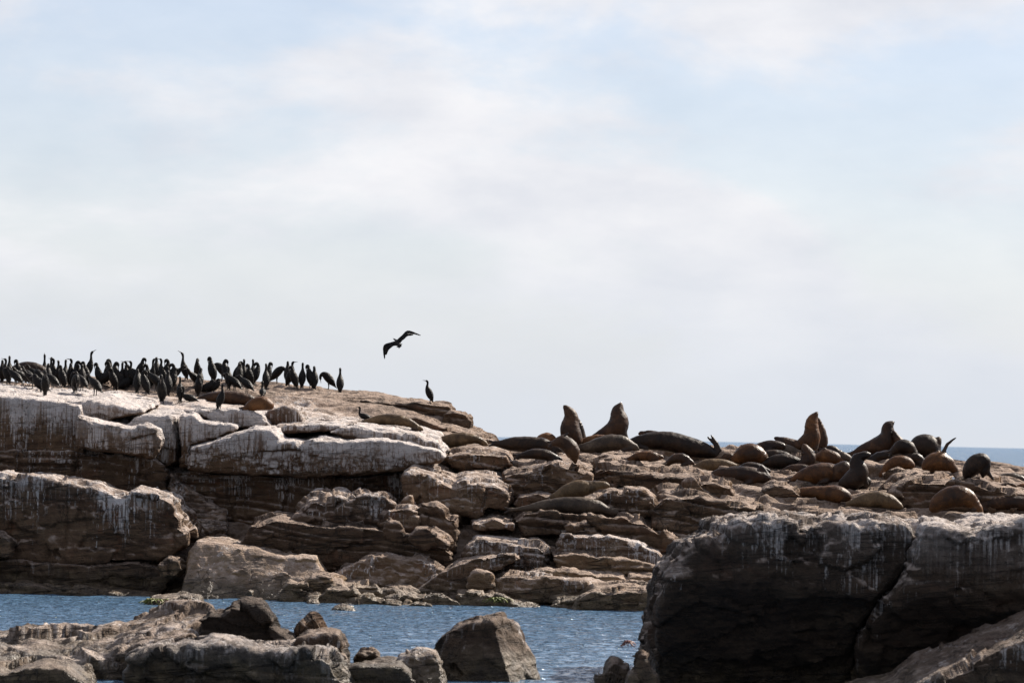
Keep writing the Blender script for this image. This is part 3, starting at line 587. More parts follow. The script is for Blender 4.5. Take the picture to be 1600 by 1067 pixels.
def sealion(label, chain, furc, flip=(), fore=None, hind=True, base=None, fb=103.0, ears=False):
    ch = np.array([(c[0], c[1], c[2], c[3] if len(c) > 3 else 0.0) for c in chain], float)
    if not ears:
        ch[1:-1, 2] *= 1.13; rmx = ch[:, 2].max()
        a, b_ = ch[-2].copy(), ch[-1].copy(); dv = (b_[:2] - a[:2]) / (np.linalg.norm(b_[:2] - a[:2]) + 1e-6)
        if b_[2] < 0.6 * rmx and rmx > 6:                       # neck, rounded head and blunt muzzle
            b_[2] = max(b_[2], 0.46 * rmx); hd = b_.copy(); hd[:2] += dv * 0.35 * rmx; hd[2] = 0.42 * rmx
            mz = hd.copy(); mz[:2] += dv * 0.48 * rmx + (0, 0.10 * rmx); mz[2] = 0.22 * rmx
            ch = np.vstack([ch[:-1], b_, hd, mz])
    lowest = np.argmax(ch[:, 1] + ch[:, 2])
    bp = base or (ch[lowest, 0], ch[lowest, 1] + ch[lowest, 2] * 0.9)
    g = cast(*bp, fb); d = g[1] + 0.45 * ch[:, 2].max() / ppm(100); s = ppm(d)
    def conv(c, dy=0.0):
        o = []
        for e in c:
            p_ = at(e[0], e[1], d + dy + (e[3] if len(e) > 3 else 0.0)); o.append((*p_, e[2] / s))
        return np.array(o)
    body = catmull(conv(ch), 3)
    parts = [(body, None)]
    rm = ch[:, 2].max(); i0 = int(np.argmax(ch[:, 2]))
    if hind:
        a, b_ = ch[0], ch[1]; dv = a[:2] - b_[:2]; dv /= np.linalg.norm(dv) + 1e-6
        for sgn in (-1, 1):
            e = a[:2] + dv * 12 + np.array([-dv[1], dv[0]]) * 4.0 * sgn
            parts.append((conv([(a[0], a[1], max(a[2] * 0.7, 2.0), a[3]), (e[0], min(e[1], bp[1] + 2), 1.6, a[3] + 0.05 * sgn)]), None))
    if fore is None:                                           # front flipper laid on the rock on the camera's side
        i = min(len(ch) - 2, max(1, int(round(len(ch) * 0.58)))); a = ch[i]
        dv = ch[i - 1][:2] - a[:2]; dv /= np.linalg.norm(dv) + 1e-6
        y1 = a[1] + a[2] * 0.95
        parts.append((conv([(a[0], a[1] + a[2] * 0.45, a[2] * 0.42, a[3] - 0.5 * a[2] / s), (a[0] + dv[0] * 4, y1 - 1, 3.6, a[3] - 0.95 * a[2] / s), (a[0] + dv[0] * 17, y1 + 1.5, 1.8, a[3] - 1.2 * a[2] / s)]), None))
    for fl in flip: parts.append((conv(fl), None))
    if ears:
        hd, nk = ch[-2], ch[-3]
        for sgn in (-1, 1):
            parts.append((conv([(hd[0] + (nk[0] - hd[0]) * 0.5, hd[1] + (nk[1] - hd[1]) * 0.5, 1.2, sgn * hd[2] * 0.8 / s), (hd[0] + (nk[0] - hd[0]) * 0.7, hd[1] + (nk[1] - hd[1]) * 0.7, 0.7, sgn * hd[2] * 1.1 / s)]), None))
    v, q = skin(parts, 0.021, 0.05)
    v = v + normals(v, q) * (0.014 * fbm(v * 3.1, 3) + 0.006 * fbm(v * 11, 2))[:, None]
    bp3, br = body[:, :3], body[:, 3]
    D_ = np.linalg.norm(v[:, None, :] - bp3[None], axis=2) - br[None]
    near_ = D_.min(1); tt = D_.argmin(1) / (len(body) - 1.0)
    tt = tt + 0.05 * perlin(v * 4.0)                                # folds of skin across neck and flank
    v = v + normals(v, q) * (0.006 * np.clip(np.sin(tt * 55.0), -1, 0.4) * np.clip(1 - np.abs(tt - 0.48) / 0.25, 0, 1))[:, None]
    ch_ = np.zeros((len(v), 4)); ch_[:, 0] = np.clip((near_ - 0.022) / 0.03, 0, 1) * 0.85
    o = mesh_obj('sea_lion', v, q, FUR[furc], ch=ch_)
    if ears:                                                        # bulls in profile against the sky: nose and eyes
        hp_, tp_ = bp3[-4], bp3[-1]; ax_ = (tp_ - hp_) / np.linalg.norm(tp_ - hp_)
        vv, qq = skin([([(*(tp_ + ax_ * br[-1] * 0.6), 0.016), (*(tp_ + ax_ * br[-1] * 0.9), 0.012)], None)], 0.006, 0.01); mesh_obj('nose', vv, qq, EYE, o)
        for sg in (-1, 1):
            ep = hp_ + np.array([0.0, sg * br[-4] * 0.78, 0.0]) + np.array([-ax_[2], 0, ax_[0]]) * br[-4] * 0.55
            vv, qq = skin([([(*ep, 0.016), (*(ep + ax_ * 0.006), 0.016)], None)], 0.006, 0.01); mesh_obj('eye', vv, qq, EYE, o)
    tag(o, label, 'sea lion', 'sea lions hauled out on the rocks')
    return o

UP = dict(hind=False, fore=())
sealion('upright sea lion pointing its nose up left, leftmost of the raised heads', [(900, 690, 9), (894, 681, 13), (890, 670, 13.5), (892, 659, 11), (893, 651, 9), (890, 645, 7.6), (886, 639.5, 5), (882.5, 635.5, 3.0)], 'brown', flip=[[(882, 678, 4), (876, 688, 2.5)], [(903, 680, 4), (909, 690, 2)]], ears=True, fb=104, **UP)
sealion('small sea lion tucked against the back of the leftmost upright one', [(911, 690, 6), (907, 680, 6.5), (905, 670, 6), (904, 663, 4.5), (903, 658.5, 2.2)], 'brown', fb=104.5, **UP)
sealion('large upright bull with thick chest and nose straight up against the sky', [(922, 687, 4), (938, 681, 8), (955, 674, 12), (966, 664, 14), (967, 653, 12), (965, 646, 9.6), (966, 640.5, 7.8), (968.5, 635, 5), (970, 631.5, 3.0)], 'brown', flip=[[(968, 670, 12), (968, 686, 9)], [(975, 678, 5), (982, 690, 2.5)]], ears=True, fb=104, hind=True, fore=())
sealion('dark sea lion lying flat at the left end of the colony ridge', [(776, 693, 4), (795, 694, 8), (815, 694, 10), (840, 695, 10), (855, 697, 8), (868, 701, 3.5)], 'dark', fb=102)
sealion('rounded reddish back of a sea lion behind the dark flat one', [(838, 692, 4), (848, 688, 8), (858, 687, 8.5), (868, 693, 5)], 'gold', fb=104, fore=())
sealion('sea lion curled towards the camera with one flipper lifted, below the leftmost upright', [(868, 692, 5), (878, 690, 8), (889, 697, 9.5), (895, 706, 9), (897, 713, 6)], 'brown', flip=[[(872, 688, 3), (880, 682, 3), (888, 676, 1.5)]], fb=101, fore=())
sealion('slim brown sea lion lying behind, left of the large upright bull', [(903, 693, 4), (920, 689, 6), (938, 686, 6.5), (952, 687, 4)], 'gold', fb=103.5)
sealion('tan sea lion with its head down right under the large upright bull', [(905, 699, 4), (922, 699, 8), (942, 694, 10.5), (962, 691, 10), (976, 692, 8), (988, 697, 3.5)], 'grey', fb=101)
sealion('very long dark sea lion on its side with raised hind flippers', [(1117, 711, 6), (1100, 704, 10), (1075, 697, 12.5), (1045, 690, 13), (1015, 689, 11), (995, 691, 8), (986, 694, 4)], 'dark',
        flip=[[(1118, 711, 5), (1122, 704, 3.5), (1117, 694, 2.6), (1106, 683, 1.3)], [(1120, 711, 5), (1125, 703, 3.2), (1120, 692, 2.4), (1111, 680, 1.2)]], hind=False, fb=102)
sealion('small snout peeping over the back of the very long dark sea lion', [(1045, 684, 6), (1030, 682, 6.5), (1017, 677, 4.2), (1004, 677, 2.2)], 'brown', fb=105.5, fore=())
sealion('brown sea lion half hidden in the rocks below the very long dark one', [(984, 717, 3), (997, 713, 5.5), (1015, 712, 6.5), (1031, 714, 4)], 'gold', fb=100)
sealion('sea lion lying low with a pale muzzle, below the raised hind flippers', [(1150, 729, 4), (1135, 727, 7), (1118, 727, 8.5), (1101, 727, 7.5), (1088, 730, 3.5)], 'tan', fb=100)
sealion('round golden hump of a sea lion bending its head down to the right', [(1152, 716, 8), (1164, 710, 12), (1177, 709, 12.5), (1189, 715, 9), (1198, 722, 3)], 'gold', fb=101, fore=())
sealion('dark sea lion on its side with one flipper hanging down its right end', [(1106, 745, 3), (1124, 741, 7.5), (1148, 742, 11), (1175, 743, 11), (1196, 747, 8)], 'brown', flip=[[(1190, 730, 4), (1197, 738, 3.5), (1206, 751, 1.6)]], fb=99)
sealion('low dark back right of the raised hind flippers', [(1127, 718, 3), (1137, 714, 6), (1148, 717, 5)], 'brown', fb=104, fore=())
sealion('sea lion lying behind with its small head raised left on the ridge', [(1262, 698, 5), (1243, 696, 7.5), (1230, 694, 8), (1222, 690, 6.5), (1217, 687, 4)], 'brown', fb=105)
sealion('sea lion stretched out left of the small raised head', [(1172, 704, 3.5), (1188, 700, 7), (1206, 697, 8), (1222, 697, 6)], 'brown', fb=104.5)
sealion('smooth grey brown sea lion in the middle of the central heap', [(1198, 707, 5), (1214, 704, 8.5), (1232, 705, 8), (1250, 708, 4.5)], 'grey', fb=102)
sealion('dark sea lion at the bottom of the central heap', [(1194, 724, 4.5), (1212, 721, 9), (1232, 721, 9.5), (1252, 724, 6)], 'dark', fb=101)
sealion('young sea lion sitting with its round head up before the central heap', [(1244, 731, 4), (1256, 727, 8), (1263, 719, 9.5), (1262, 709, 8), (1259, 702, 6)], 'brown', fb=100.5, hind=False, fore=())
sealion('tall upright bull with nose to the sky above the central heap', [(1246, 697, 6), (1258, 692, 11), (1268, 684, 12), (1268, 671, 10), (1268, 662, 8.6), (1270, 655, 7.2), (1273, 650, 5), (1276, 646, 3.0)], 'gold', flip=[[(1270, 684, 11), (1271, 697, 8)]], fb=104, ears=True, **UP)
sealion('narrow sea lion standing close behind the tall upright bull', [(1283, 700, 7), (1285, 688, 7), (1284, 676, 5.5), (1282, 666, 4), (1279, 658, 2)], 'brown', fb=105, **UP)
sealion('sea lion with a pale lifted flipper right below the tall upright bull', [(1276, 716, 6), (1290, 713, 9), (1304, 716, 8), (1313, 721, 4)], 'gold', flip=[[(1284, 707, 2.5), (1288, 701, 2.2), (1295, 706, 1.2)]], fb=102, fore=())
sealion('small brown hump beside the pale lifted flipper', [(1306, 718, 5), (1316, 714, 7), (1327, 717, 5)], 'grey', fb=104, fore=())
sealion('big golden sea lion lying in front, facing right into the dark pair', [(1240, 748, 4), (1255, 744, 9), (1275, 741, 13), (1295, 739, 13), (1308, 738, 9)], 'gold', fb=99)
sealion('golden brown shoulder of a sea lion leaning on the dark sitting one', [(1300, 748, 6), (1312, 738, 11), (1320, 730, 9)], 'brown', fb=99, hind=False, fore=())
sealion('dark sitting sea lion with its head turned back, centre right', [(1318, 756, 8), (1334, 749, 13), (1343, 736, 11), (1338, 724, 8.5), (1339, 716, 6.5), (1347, 713, 3.5)], 'dark', fb=99, flip=[[(1346, 742, 6), (1354, 756, 4)]], hind=False, fore=())
sealion('black rounded rump lying below the dark sitting sea lion', [(1326, 756, 5), (1340, 752, 10.5), (1354, 753, 8)], 'dark', fb=98, fore=())
sealion('big dark bull sitting in profile, sloping back and nose to the right', [(1334, 708, 3.5), (1350, 702, 8), (1370, 698, 13), (1384, 690, 13.5), (1388, 679, 10), (1387, 671, 8.4), (1388, 666, 7.0), (1391.5, 662.5, 4.6), (1395, 660.5, 3.0)], 'brown', flip=[[(1386, 694, 11), (1391, 706, 7)], [(1396, 696, 5), (1400, 708, 3)]], fb=104, ears=True, hind=True, fore=())
sealion('reddish sea lion showing just right of the big sitting bull', [(1410, 700, 6), (1405, 691, 6.5), (1400, 683, 4.5), (1398, 678, 2.5)], 'brown', fb=105, **UP)
sealion('dark sea lion lying with its head left under the big sitting bull', [(1404, 712, 5), (1388, 712, 7), (1372, 714, 6.5), (1360, 717, 3.5)], 'dark', fb=101.5)
sealion('dark huddled sea lion between the big sitting bull and the round hump', [(1398, 704, 6), (1409, 698, 9), (1420, 701, 9), (1430, 711, 5)], 'dark', fb=103, fore=())
sealion('big round dark hump of a curled sea lion on the ridge', [(1428, 708, 8), (1437, 697, 12.5), (1449, 696, 13.5), (1458, 704, 10), (1462, 695, 3.5)], 'dark', fb=104, hind=False, fore=())
sealion('golden sea lion draped over a rock with flippers hanging', [(1425, 727, 5), (1413, 723, 9), (1398, 724, 9), (1386, 731, 6), (1380, 738, 3.5)], 'gold', flip=[[(1384, 733, 3.5), (1380, 745, 1.8)], [(1392, 732, 3.5), (1394, 744, 1.8)]], fb=100, fore=(), hind=False)
sealion('golden sea lion with one hind flipper raised high like a sail', [(1443, 732, 3), (1452, 724, 9), (1467, 721, 12), (1481, 725, 9), (1488, 731, 4)], 'gold', flip=[[(1474, 716, 5), (1475, 704, 3.2), (1480, 694, 2.4), (1488, 687.5, 1.6), (1495, 683, 0.9)], [(1466, 704, 1.5), (1463, 716, 4), (1458, 730, 4), (1456, 738, 3)]], fb=101, hind=False, fore=())
sealion('small dark pup beside the sea lion with the raised flipper', [(1429, 727, 3), (1435, 722, 5), (1442, 724, 4)], 'dark', fb=102, fore=())
sealion('dark sea lion scratching itself, last one before the open sea', [(1510, 744, 5), (1516, 734, 9.5), (1525, 724, 11.5), (1536, 719, 8.5), (1541, 727, 6), (1539, 733, 3.5)], 'dark', flip=[[(1532, 734, 5), (1544, 738, 4), (1552, 749, 2)]], fb=102, hind=False, fore=())
sealion('brown sea lion sleeping with its rump right above the huge boulder', [(1322, 776, 9), (1308, 773, 11.5), (1288, 771, 10), (1266, 769, 7.5), (1250, 769, 6), (1239, 772, 3)], 'gold', fb=96, hind=False)
sealion('grey brown sea lion lying flat just behind the huge boulder edge', [(1326, 787, 3), (1345, 783, 7.5), (1367, 780, 10.5), (1388, 783, 10), (1401, 789, 6)], 'tan', fb=95.5, fore=())
sealion('golden sea lion with arched back beside the white gull', [(1458, 795, 6), (1468, 785, 11), (1488, 776, 13.5), (1507, 777, 13), (1520, 785, 8), (1525, 791, 4)], 'gold', fb=95.5, hind=False)
sealion('brown sea lion stretched out to the right edge below the gull', [(1640, 792, 5), (1610, 788, 9), (1580, 785, 9.5), (1552, 787, 8.5), (1530, 792, 5)], 'brown', fb=95.5)
sealion('orange back of a sea lion cut by the right edge', [(1584, 763, 3), (1598, 762, 6), (1622, 764, 8)], 'gold', fb=98, fore=())
sealion('sea lion resting its raised head, upper of two on the lower ledge', [(854, 780, 2.5), (872, 774, 6.5), (890, 767, 10), (907, 763, 11), (921, 762, 8.5), (933, 758, 6), (941, 758, 2.5)], 'tan', fb=96, flip=[[(905, 770, 4.5), (900, 776, 3), (890, 779, 1.6)]], fore=())
sealion('long grey sea lion asleep, lower of two on the lower ledge', [(800, 796, 2), (825, 794, 4.5), (850, 791, 8), (878, 789, 10), (905, 789, 10.5), (930, 791, 9), (946, 796, 5.5), (957, 799, 2)], 'grey', fb=95, flip=[[(912, 794, 4), (903, 800, 2.8), (888, 803, 1.6)]], fore=())
sealion('brown sea lion lying among the cormorants on the white rock', [(304, 627, 2.5), (322, 622, 6), (345, 621, 8), (370, 622, 8.5), (390, 625, 7), (400, 629, 3)], 'brown', fb=100)
sealion('curled tan sea lion at the right end of the bird rock hollow', [(386, 637, 4.5), (397, 632, 8), (411, 630, 9), (422, 634, 6.5)], 'gold', fb=99, fore=())
sealion('pale tan sea lion alone on the slope under the lone cormorant', [(560, 661, 2), (580, 658, 5), (600, 655, 7), (620, 656, 7.2), (638, 660, 6), (654, 668, 2.2)], 'tan', fb=101)
sealion('tan sea lion lying by the dark gap at the end of the white ledge', [(678, 687, 2.5), (695, 689, 7), (712, 687, 9), (730, 685, 7.5), (745, 687, 5), (754, 691, 2.2)], 'tan', fb=99, flip=[[(712, 693, 4), (704, 697, 2.8), (694, 700, 1.5)]], fore=())
sealion('brown back of a sea lion behind the leftmost cormorants', [(8, 588, 4), (25, 580, 8), (45, 577, 10), (66, 582, 8), (78, 588, 5)], 'brown', fb=105, fore=())

sealion('brown sea lion curled on the rocks right of the one below the long dark one', [(1043, 724, 4), (1054, 717, 6), (1067, 716, 6.5), (1079, 722, 4)], 'brown', fb=101)
sealion('dark back squeezed into the left side of the central heap', [(1182, 716, 4), (1198, 712, 7), (1218, 712, 7.5), (1240, 717, 5)], 'dark', fb=102.5)
sealion('brown sea lion asleep at the feet of the sitting young one', [(1222, 737, 3), (1238, 733, 6), (1258, 733, 6.5), (1276, 737, 4)], 'brown', fb=99.5)
sealion('dark sea lion lying between the draped golden one and the round hump', [(1402, 721, 4), (1416, 715, 7), (1432, 716, 7), (1444, 722, 4)], 'dark', fb=101)
sealion('grey sea lion lying near the right edge against the open sea', [(1554, 751, 3), (1570, 747, 6), (1588, 748, 7), (1604, 752, 4)], 'grey', fb=101)
sealion('small brown sea lion behind the pale lifted flipper', [(1288, 703, 4), (1299, 703, 6), (1312, 707, 4)], 'brown', fb=105)
sealion('dark sea lion lying below the round golden hump', [(1153, 733, 3), (1168, 730, 6.5), (1184, 731, 6.5), (1198, 735, 3)], 'dark', fb=100)
sealion('dark sea lion pressed under the flat one at the left ridge end', [(814, 712, 4), (834, 709, 7), (854, 711, 7), (872, 716, 3.5)], 'dark', fb=100)
# ------------------------------------------------------------------ cormorants
def feather_material():
    b = NB('black_plumage'); tcn = b.n('ShaderNodeTexCoord'); oi = b.n('ShaderNodeObjectInfo'); pos = tcn.outputs['Object']
    vo = b.n('ShaderNodeTexVoronoi'); b.l(pos, vo.inputs['Vector']); vo.inputs['Scale'].default_value = 16
    n = b.noise(pos, 5, 4, 0.6)
    c = b.mix(b.math('MULTIPLY', b.rng(vo.outputs[0], 0.25, 0.6), 0.6), (0.0022, 0.0022, 0.0026), (0.011, 0.009, 0.0075))
    c = b.mix(b.math('MULTIPLY', b.rng(n, 0.5, 0.75), b.math('MULTIPLY', oi.outputs['Random'], 0.8)), c, (0.05, 0.038, 0.028))
    b.l(c, b.b.inputs['Base Color']); b.b.inputs['Roughness'].default_value = 0.55; b.b.inputs['Specular IOR Level'].default_value = 0.14
    b.l(b.bump(vo.outputs[0], 0.02, 0.5), b.b.inputs['Normal']); return b.m
def plain(name, c, r=0.6):
    b = NB(name); n = b.noise(b.n('ShaderNodeTexCoord').outputs['Object'], 14, 4)
    b.l(b.mix(n, tuple(x * 0.7 for x in c), tuple(min(1, x * 1.25) for x in c)), b.b.inputs['Base Color']); b.b.inputs['Roughness'].default_value = r; return b.m
PLUME = feather_material(); BILL = plain('grey_bill', (0.07, 0.06, 0.055), 0.45); LEG = plain('black_webbed_leg', (0.018, 0.017, 0.017), 0.5)
def raw_mesh(name, v, q, mat):
    o = mesh_obj(name, v, q, mat, origin=np.zeros(3)); me = o.data; bpy.data.objects.remove(o); return me
def bird_mesh(body, bill, legs, wings=True, tail=None):
    """side view, bill towards -x, standing height 1; body: (x, z, r)"""
    body = [(x, z, r * (0.97 if r > 0.065 else 1.0)) for x, z, r in body]
    ch = catmull([(x, 0, z, r) for x, z, r in body], 3)
    chains = [(ch, ((0, 1, 0), 1.08))]
    if wings:
        i = max(range(len(body)), key=lambda k: body[k][2]); a, b_, c = body[min(i + 1, len(body) - 1)], body[i], body[max(i - 1, 0)]; e = body[0]
        for s_ in (-1, 1):
            w = catmull([(a[0] + 0.01, s_ * a[2] * 0.75, a[1], 0.045), (b_[0] + 0.02, s_ * b_[2] * 0.80, b_[1], 0.065), (c[0] + 0.02, s_ * c[2] * 0.70, c[1], 0.05), (e[0] * 0.75 + c[0] * 0.25, s_ * 0.03, e[1] * 0.75 + c[1] * 0.25 + 0.01, 0.018)], 3)
            chains.append((w, ((0, 1, 0), 1.9)))
    t0, t1 = np.array(body[0][:2]), np.array(body[1][:2]); tv = (t0 - t1) / np.linalg.norm(t0 - t1)
    te = t0 + tv * 0.11; te[1] = max(te[1], 0.012)
    for s_ in (-1, 0, 1): chains.append(([(t0[0], 0.015 * s_, t0[1], 0.024), (te[0], 0.055 * s_, te[1], 0.011)], None))
    v, q = skin(chains, 0.0165, 0.025)
    B = raw_mesh('body', v, q, PLUME)
    (x0, z0), (x1, z1) = bill
    v, q = skin([([(x0, 0, z0, 0.020), (x0 * .5 + x1 * .5, 0, z0 * .5 + z1 * .5, 0.013), (x1, 0, z1, 0.007), (x1 - 0.004, 0, z1 - 0.014, 0.005)], None)], 0.006, 0.01)
    K = raw_mesh('bill', v, q, BILL)
    Ls = []
    for s_ in (-1, 1):
        lx, lz = legs; y = 0.05 * s_
        cs = [([(lx, y, lz, 0.034), (lx + 0.015, y, lz * 0.5, 0.017), (lx, y, 0.018, 0.014)], None)]
        for a_ in (-0.45, 0.0, 0.45): cs.append(([(lx, y, 0.014, 0.012), (lx - 0.10 * math.cos(a_), y + 0.10 * math.sin(a_), 0.010, 0.008)], None))
        cs.append(([(lx - 0.02, y, 0.010, 0.012), (lx - 0.075, y, 0.008, 0.026)], ((0, 0, 1), 3.5)))
        v, q = skin(cs, 0.007, 0.008); Ls.append(raw_mesh('leg', v, q, LEG))
    return B, K, Ls
POSES = {
 'up':    (1.00, bird_mesh([(.155, .085, .030), (.115, .20, .085), (.055, .35, .135), (-.005, .50, .130), (-.050, .62, .085), (-.062, .72, .052), (-.040, .82, .042), (-.050, .905, .046), (-.085, .940, .042)], ((-.11, .945), (-.245, .965)), (.05, .24))),
 'tall':  (1.08, bird_mesh([(.135, .085, .030), (.10, .20, .080), (.055, .36, .125), (.015, .52, .120), (-.010, .66, .075), (-.012, .78, .046), (-.005, .90, .040), (-.020, .985, .045), (-.055, 1.03, .040)], ((-.075, 1.045), (-.185, 1.12)), (.05, .24))),
 'preen': (0.90, bird_mesh([(.155, .085, .030), (.115, .20, .085), (.055, .35, .138), (-.005, .52, .130), (-.055, .64, .090), (-.065, .75, .060), (-.015, .835, .052), (.060, .815, .050), (.085, .76, .040)], ((.095, .735), (.105, .60)), (.05, .24))),
 'tuck':  (0.86, bird_mesh([(.150, .085, .030), (.115, .20, .090), (.060, .35, .138), (.005, .51, .128), (-.030, .63, .080), (-.040, .73, .055), (-.070, .815, .048), (-.130, .815, .045), (-.160, .755, .040)], ((-.165, .73), (-.145, .60)), (.05, .24))),
 'lean':  (0.74, bird_mesh([(.330, .170, .030), (.250, .245, .075), (.120, .345, .125), (-.030, .440, .125), (-.140, .520, .085), (-.215, .585, .055), (-.260, .660, .045), (-.310, .690, .045)], ((-.345, .69), (-.47, .665)), (.05, .28))),
 'down':  (0.70, bird_mesh([(.300, .130, .030), (.225, .220, .080), (.110, .360, .135), (-.020, .500, .135), (-.130, .575, .085), (-.215, .555, .055), (-.255, .470, .048), (-.250, .400, .044)], ((-.25, .375), (-.225, .245)), (.05, .28))),
 'sit':   (0.62, bird_mesh([(.330, .085, .028), (.250, .120, .070), (.110, .165, .120), (-.050, .195, .115), (-.150, .245, .075), (-.195, .330, .048), (-.185, .440, .040), (-.195, .530, .045), (-.230, .560, .040)], ((-.26, .565), (-.385, .575)), (.03, .10))),
 'huddle': (0.55, bird_mesh([(.260, .075, .028), (.195, .130, .080), (.080, .215, .140), (-.040, .290, .130), (-.110, .385, .090), (-.120, .460, .062), (-.155, .490, .048)], ((-.185, .485), (-.285, .455)), (.03, .12))),
}
FACE = {'L': 0, 'R': math.pi, 'A': -math.pi / 2, 'C': math.pi / 2, 'LA': -0.6, 'RA': math.pi + 0.6, 'LC': 0.6, 'RC': math.pi - 0.6}
# feet x, feet y, height in the photo, pose, facing
BIRDS = [
 (3, 598, 30, 'tuck', 'C'), (9, 600, 34, 'up', 'LA'), (22, 603, 26, 'lean', 'LA'), (33, 603, 26, 'lean', 'LC'), (43, 602, 27, 'lean', 'LA'), (53, 600, 27, 'lean', 'L'), (60, 604, 28, 'down', 'LA'),
 (70, 618, 38, 'tuck', 'C'), (62, 612, 28, 'huddle', 'L'), (69, 597, 33, 'tall', 'A'), (84, 600, 37, 'up', 'L'), (79, 598, 30, 'up', 'A'), (91, 603, 31, 'up', 'C'), (80, 608, 27, 'lean', 'LA'),
 (101, 602, 40, 'up', 'A'), (111, 601, 40, 'up', 'L'), (109, 603, 34, 'tuck', 'C'), (121, 600, 34, 'preen', 'L'), (128, 604, 34, 'tuck', 'A'), (118, 616, 32, 'down', 'C'), (126, 610, 28, 'lean', 'LA'), (147, 618, 34, 'lean', 'LA'), (140, 592, 33, 'tall', 'RA'),
 (153, 602, 33, 'tuck', 'LA'), (164, 602, 27, 'huddle', 'RC'), (172, 604, 38, 'tuck', 'L'), (180, 606, 40, 'preen', 'LA'), (176, 610, 30, 'tuck', 'LC'), (190, 606, 30, 'up', 'A'), (198, 608, 24, 'huddle', 'RA'), (205, 604, 36, 'up', 'L'), (200, 604, 28, 'up', 'L'),
 (214, 614, 36, 'tuck', 'A'), (219, 594, 30, 'tuck', 'RA'), (226, 617, 38, 'preen', 'LA'), (237, 604, 43, 'tall', 'RC'), (244, 590, 30, 'tuck', 'A'), (253, 600, 36, 'up', 'LA'), (260, 597, 30, 'preen', 'RA'), (267, 604, 33, 'preen', 'R'), (274, 600, 22, 'lean', 'R'),
 (287, 594, 40, 'tall', 'L'), (252, 631, 44, 'tuck', 'C'), (262, 618, 38, 'tuck', 'A'), (281, 628, 30, 'up', 'A'), (294, 628, 16, 'sit', 'L'), (308, 596, 30, 'preen', 'C'), (312, 610, 30, 'tuck', 'A'), (310, 620, 34, 'tuck', 'C'), (325, 614, 20, 'huddle', 'R'), (336, 613, 16, 'huddle', 'R'),
 (330, 597, 38, 'tuck', 'LA'), (344, 596, 30, 'down', 'L'), (352, 600, 38, 'preen', 'LA'), (357, 608, 32, 'tuck', 'A'), (371, 592, 32, 'tuck', 'RA'), (374, 602, 30, 'preen', 'A'), (381, 594, 31, 'up', 'A'), (364, 612, 26, 'lean', 'LA'), (384, 615, 30, 'lean', 'LA'),
 (395, 601, 33, 'up', 'A'), (400, 590, 30, 'preen', 'RA'), (415, 608, 37, 'up', 'A'), (420, 595, 27, 'tuck', 'RA'), (410, 619, 17, 'sit', 'A'), (435, 599, 24, 'down', 'R'), (454, 599, 38, 'up', 'R'), (458, 607, 28, 'tuck', 'LA'), (449, 600, 24, 'tuck', 'A'), (472, 602, 26, 'up', 'A'),
 (484, 602, 36, 'tuck', 'LA'), (491, 593, 22, 'tuck', 'A'), (511, 608, 24, 'down', 'L'), (531, 608, 29, 'up', 'A'), (14, 596, 30, 'up', 'A'), (28, 597, 28, 'tuck', 'LA'), (38, 596, 28, 'lean', 'LC'), (48, 607, 28, 'lean', 'L'), (75, 604, 33, 'preen', 'A'), (96, 606, 33, 'tuck', 'LA'), (116, 604, 34, 'tuck', 'RC'), (133, 600, 33, 'tuck', 'LA'), (169, 597, 34, 'preen', 'RA'), (209, 600, 30, 'lean', 'LA'), (231, 606, 36, 'tuck', 'LC'), (241, 612, 34, 'lean', 'LA'), (271, 610, 28, 'tuck', 'RA'), (302, 606, 30, 'lean', 'LC'), (388, 604, 30, 'tuck', 'LC'), (345, 640, 24, 'up', 'RC'), (670, 629, 35, 'up', 'L'), (568, 656, 20, 'sit', 'L')]
PH = {'up': 'standing upright', 'tall': 'stretching its neck tall', 'preen': 'preening its back', 'tuck': 'with bowed head', 'lean': 'leaning forward',
      'down': 'bending its head down', 'sit': 'sitting on the rock', 'huddle': 'huddled low'}
FH = {'L': 'bill to the left', 'R': 'bill to the right', 'A': 'back turned', 'C': 'facing the pool', 'LA': 'half turned away left', 'RA': 'half turned away right', 'LC': 'half turned left', 'RC': 'half turned right'}
ONES = 'first second third fourth fifth sixth seventh eighth ninth tenth eleventh twelfth thirteenth fourteenth fifteenth sixteenth seventeenth eighteenth nineteenth'.split()
TENS = {2: 'twent', 3: 'thirt', 4: 'fort', 5: 'fift', 6: 'sixt', 7: 'sevent', 8: 'eight', 9: 'ninet'}
def ordinal(n):
    if n > 99: return 'hundred and ' + ordinal(n - 100) if n > 100 else 'hundredth'
    if n < 20: return ONES[n - 1]
    t, u = divmod(n, 10); return TENS[t] + 'ieth' if u == 0 else TENS[t] + 'y-' + ONES[u - 1]
flock = sorted([b_ for b_ in BIRDS if b_[0] < 540 and b_[1] < 635], key=lambda b_: b_[0])
RB = random.Random(5)
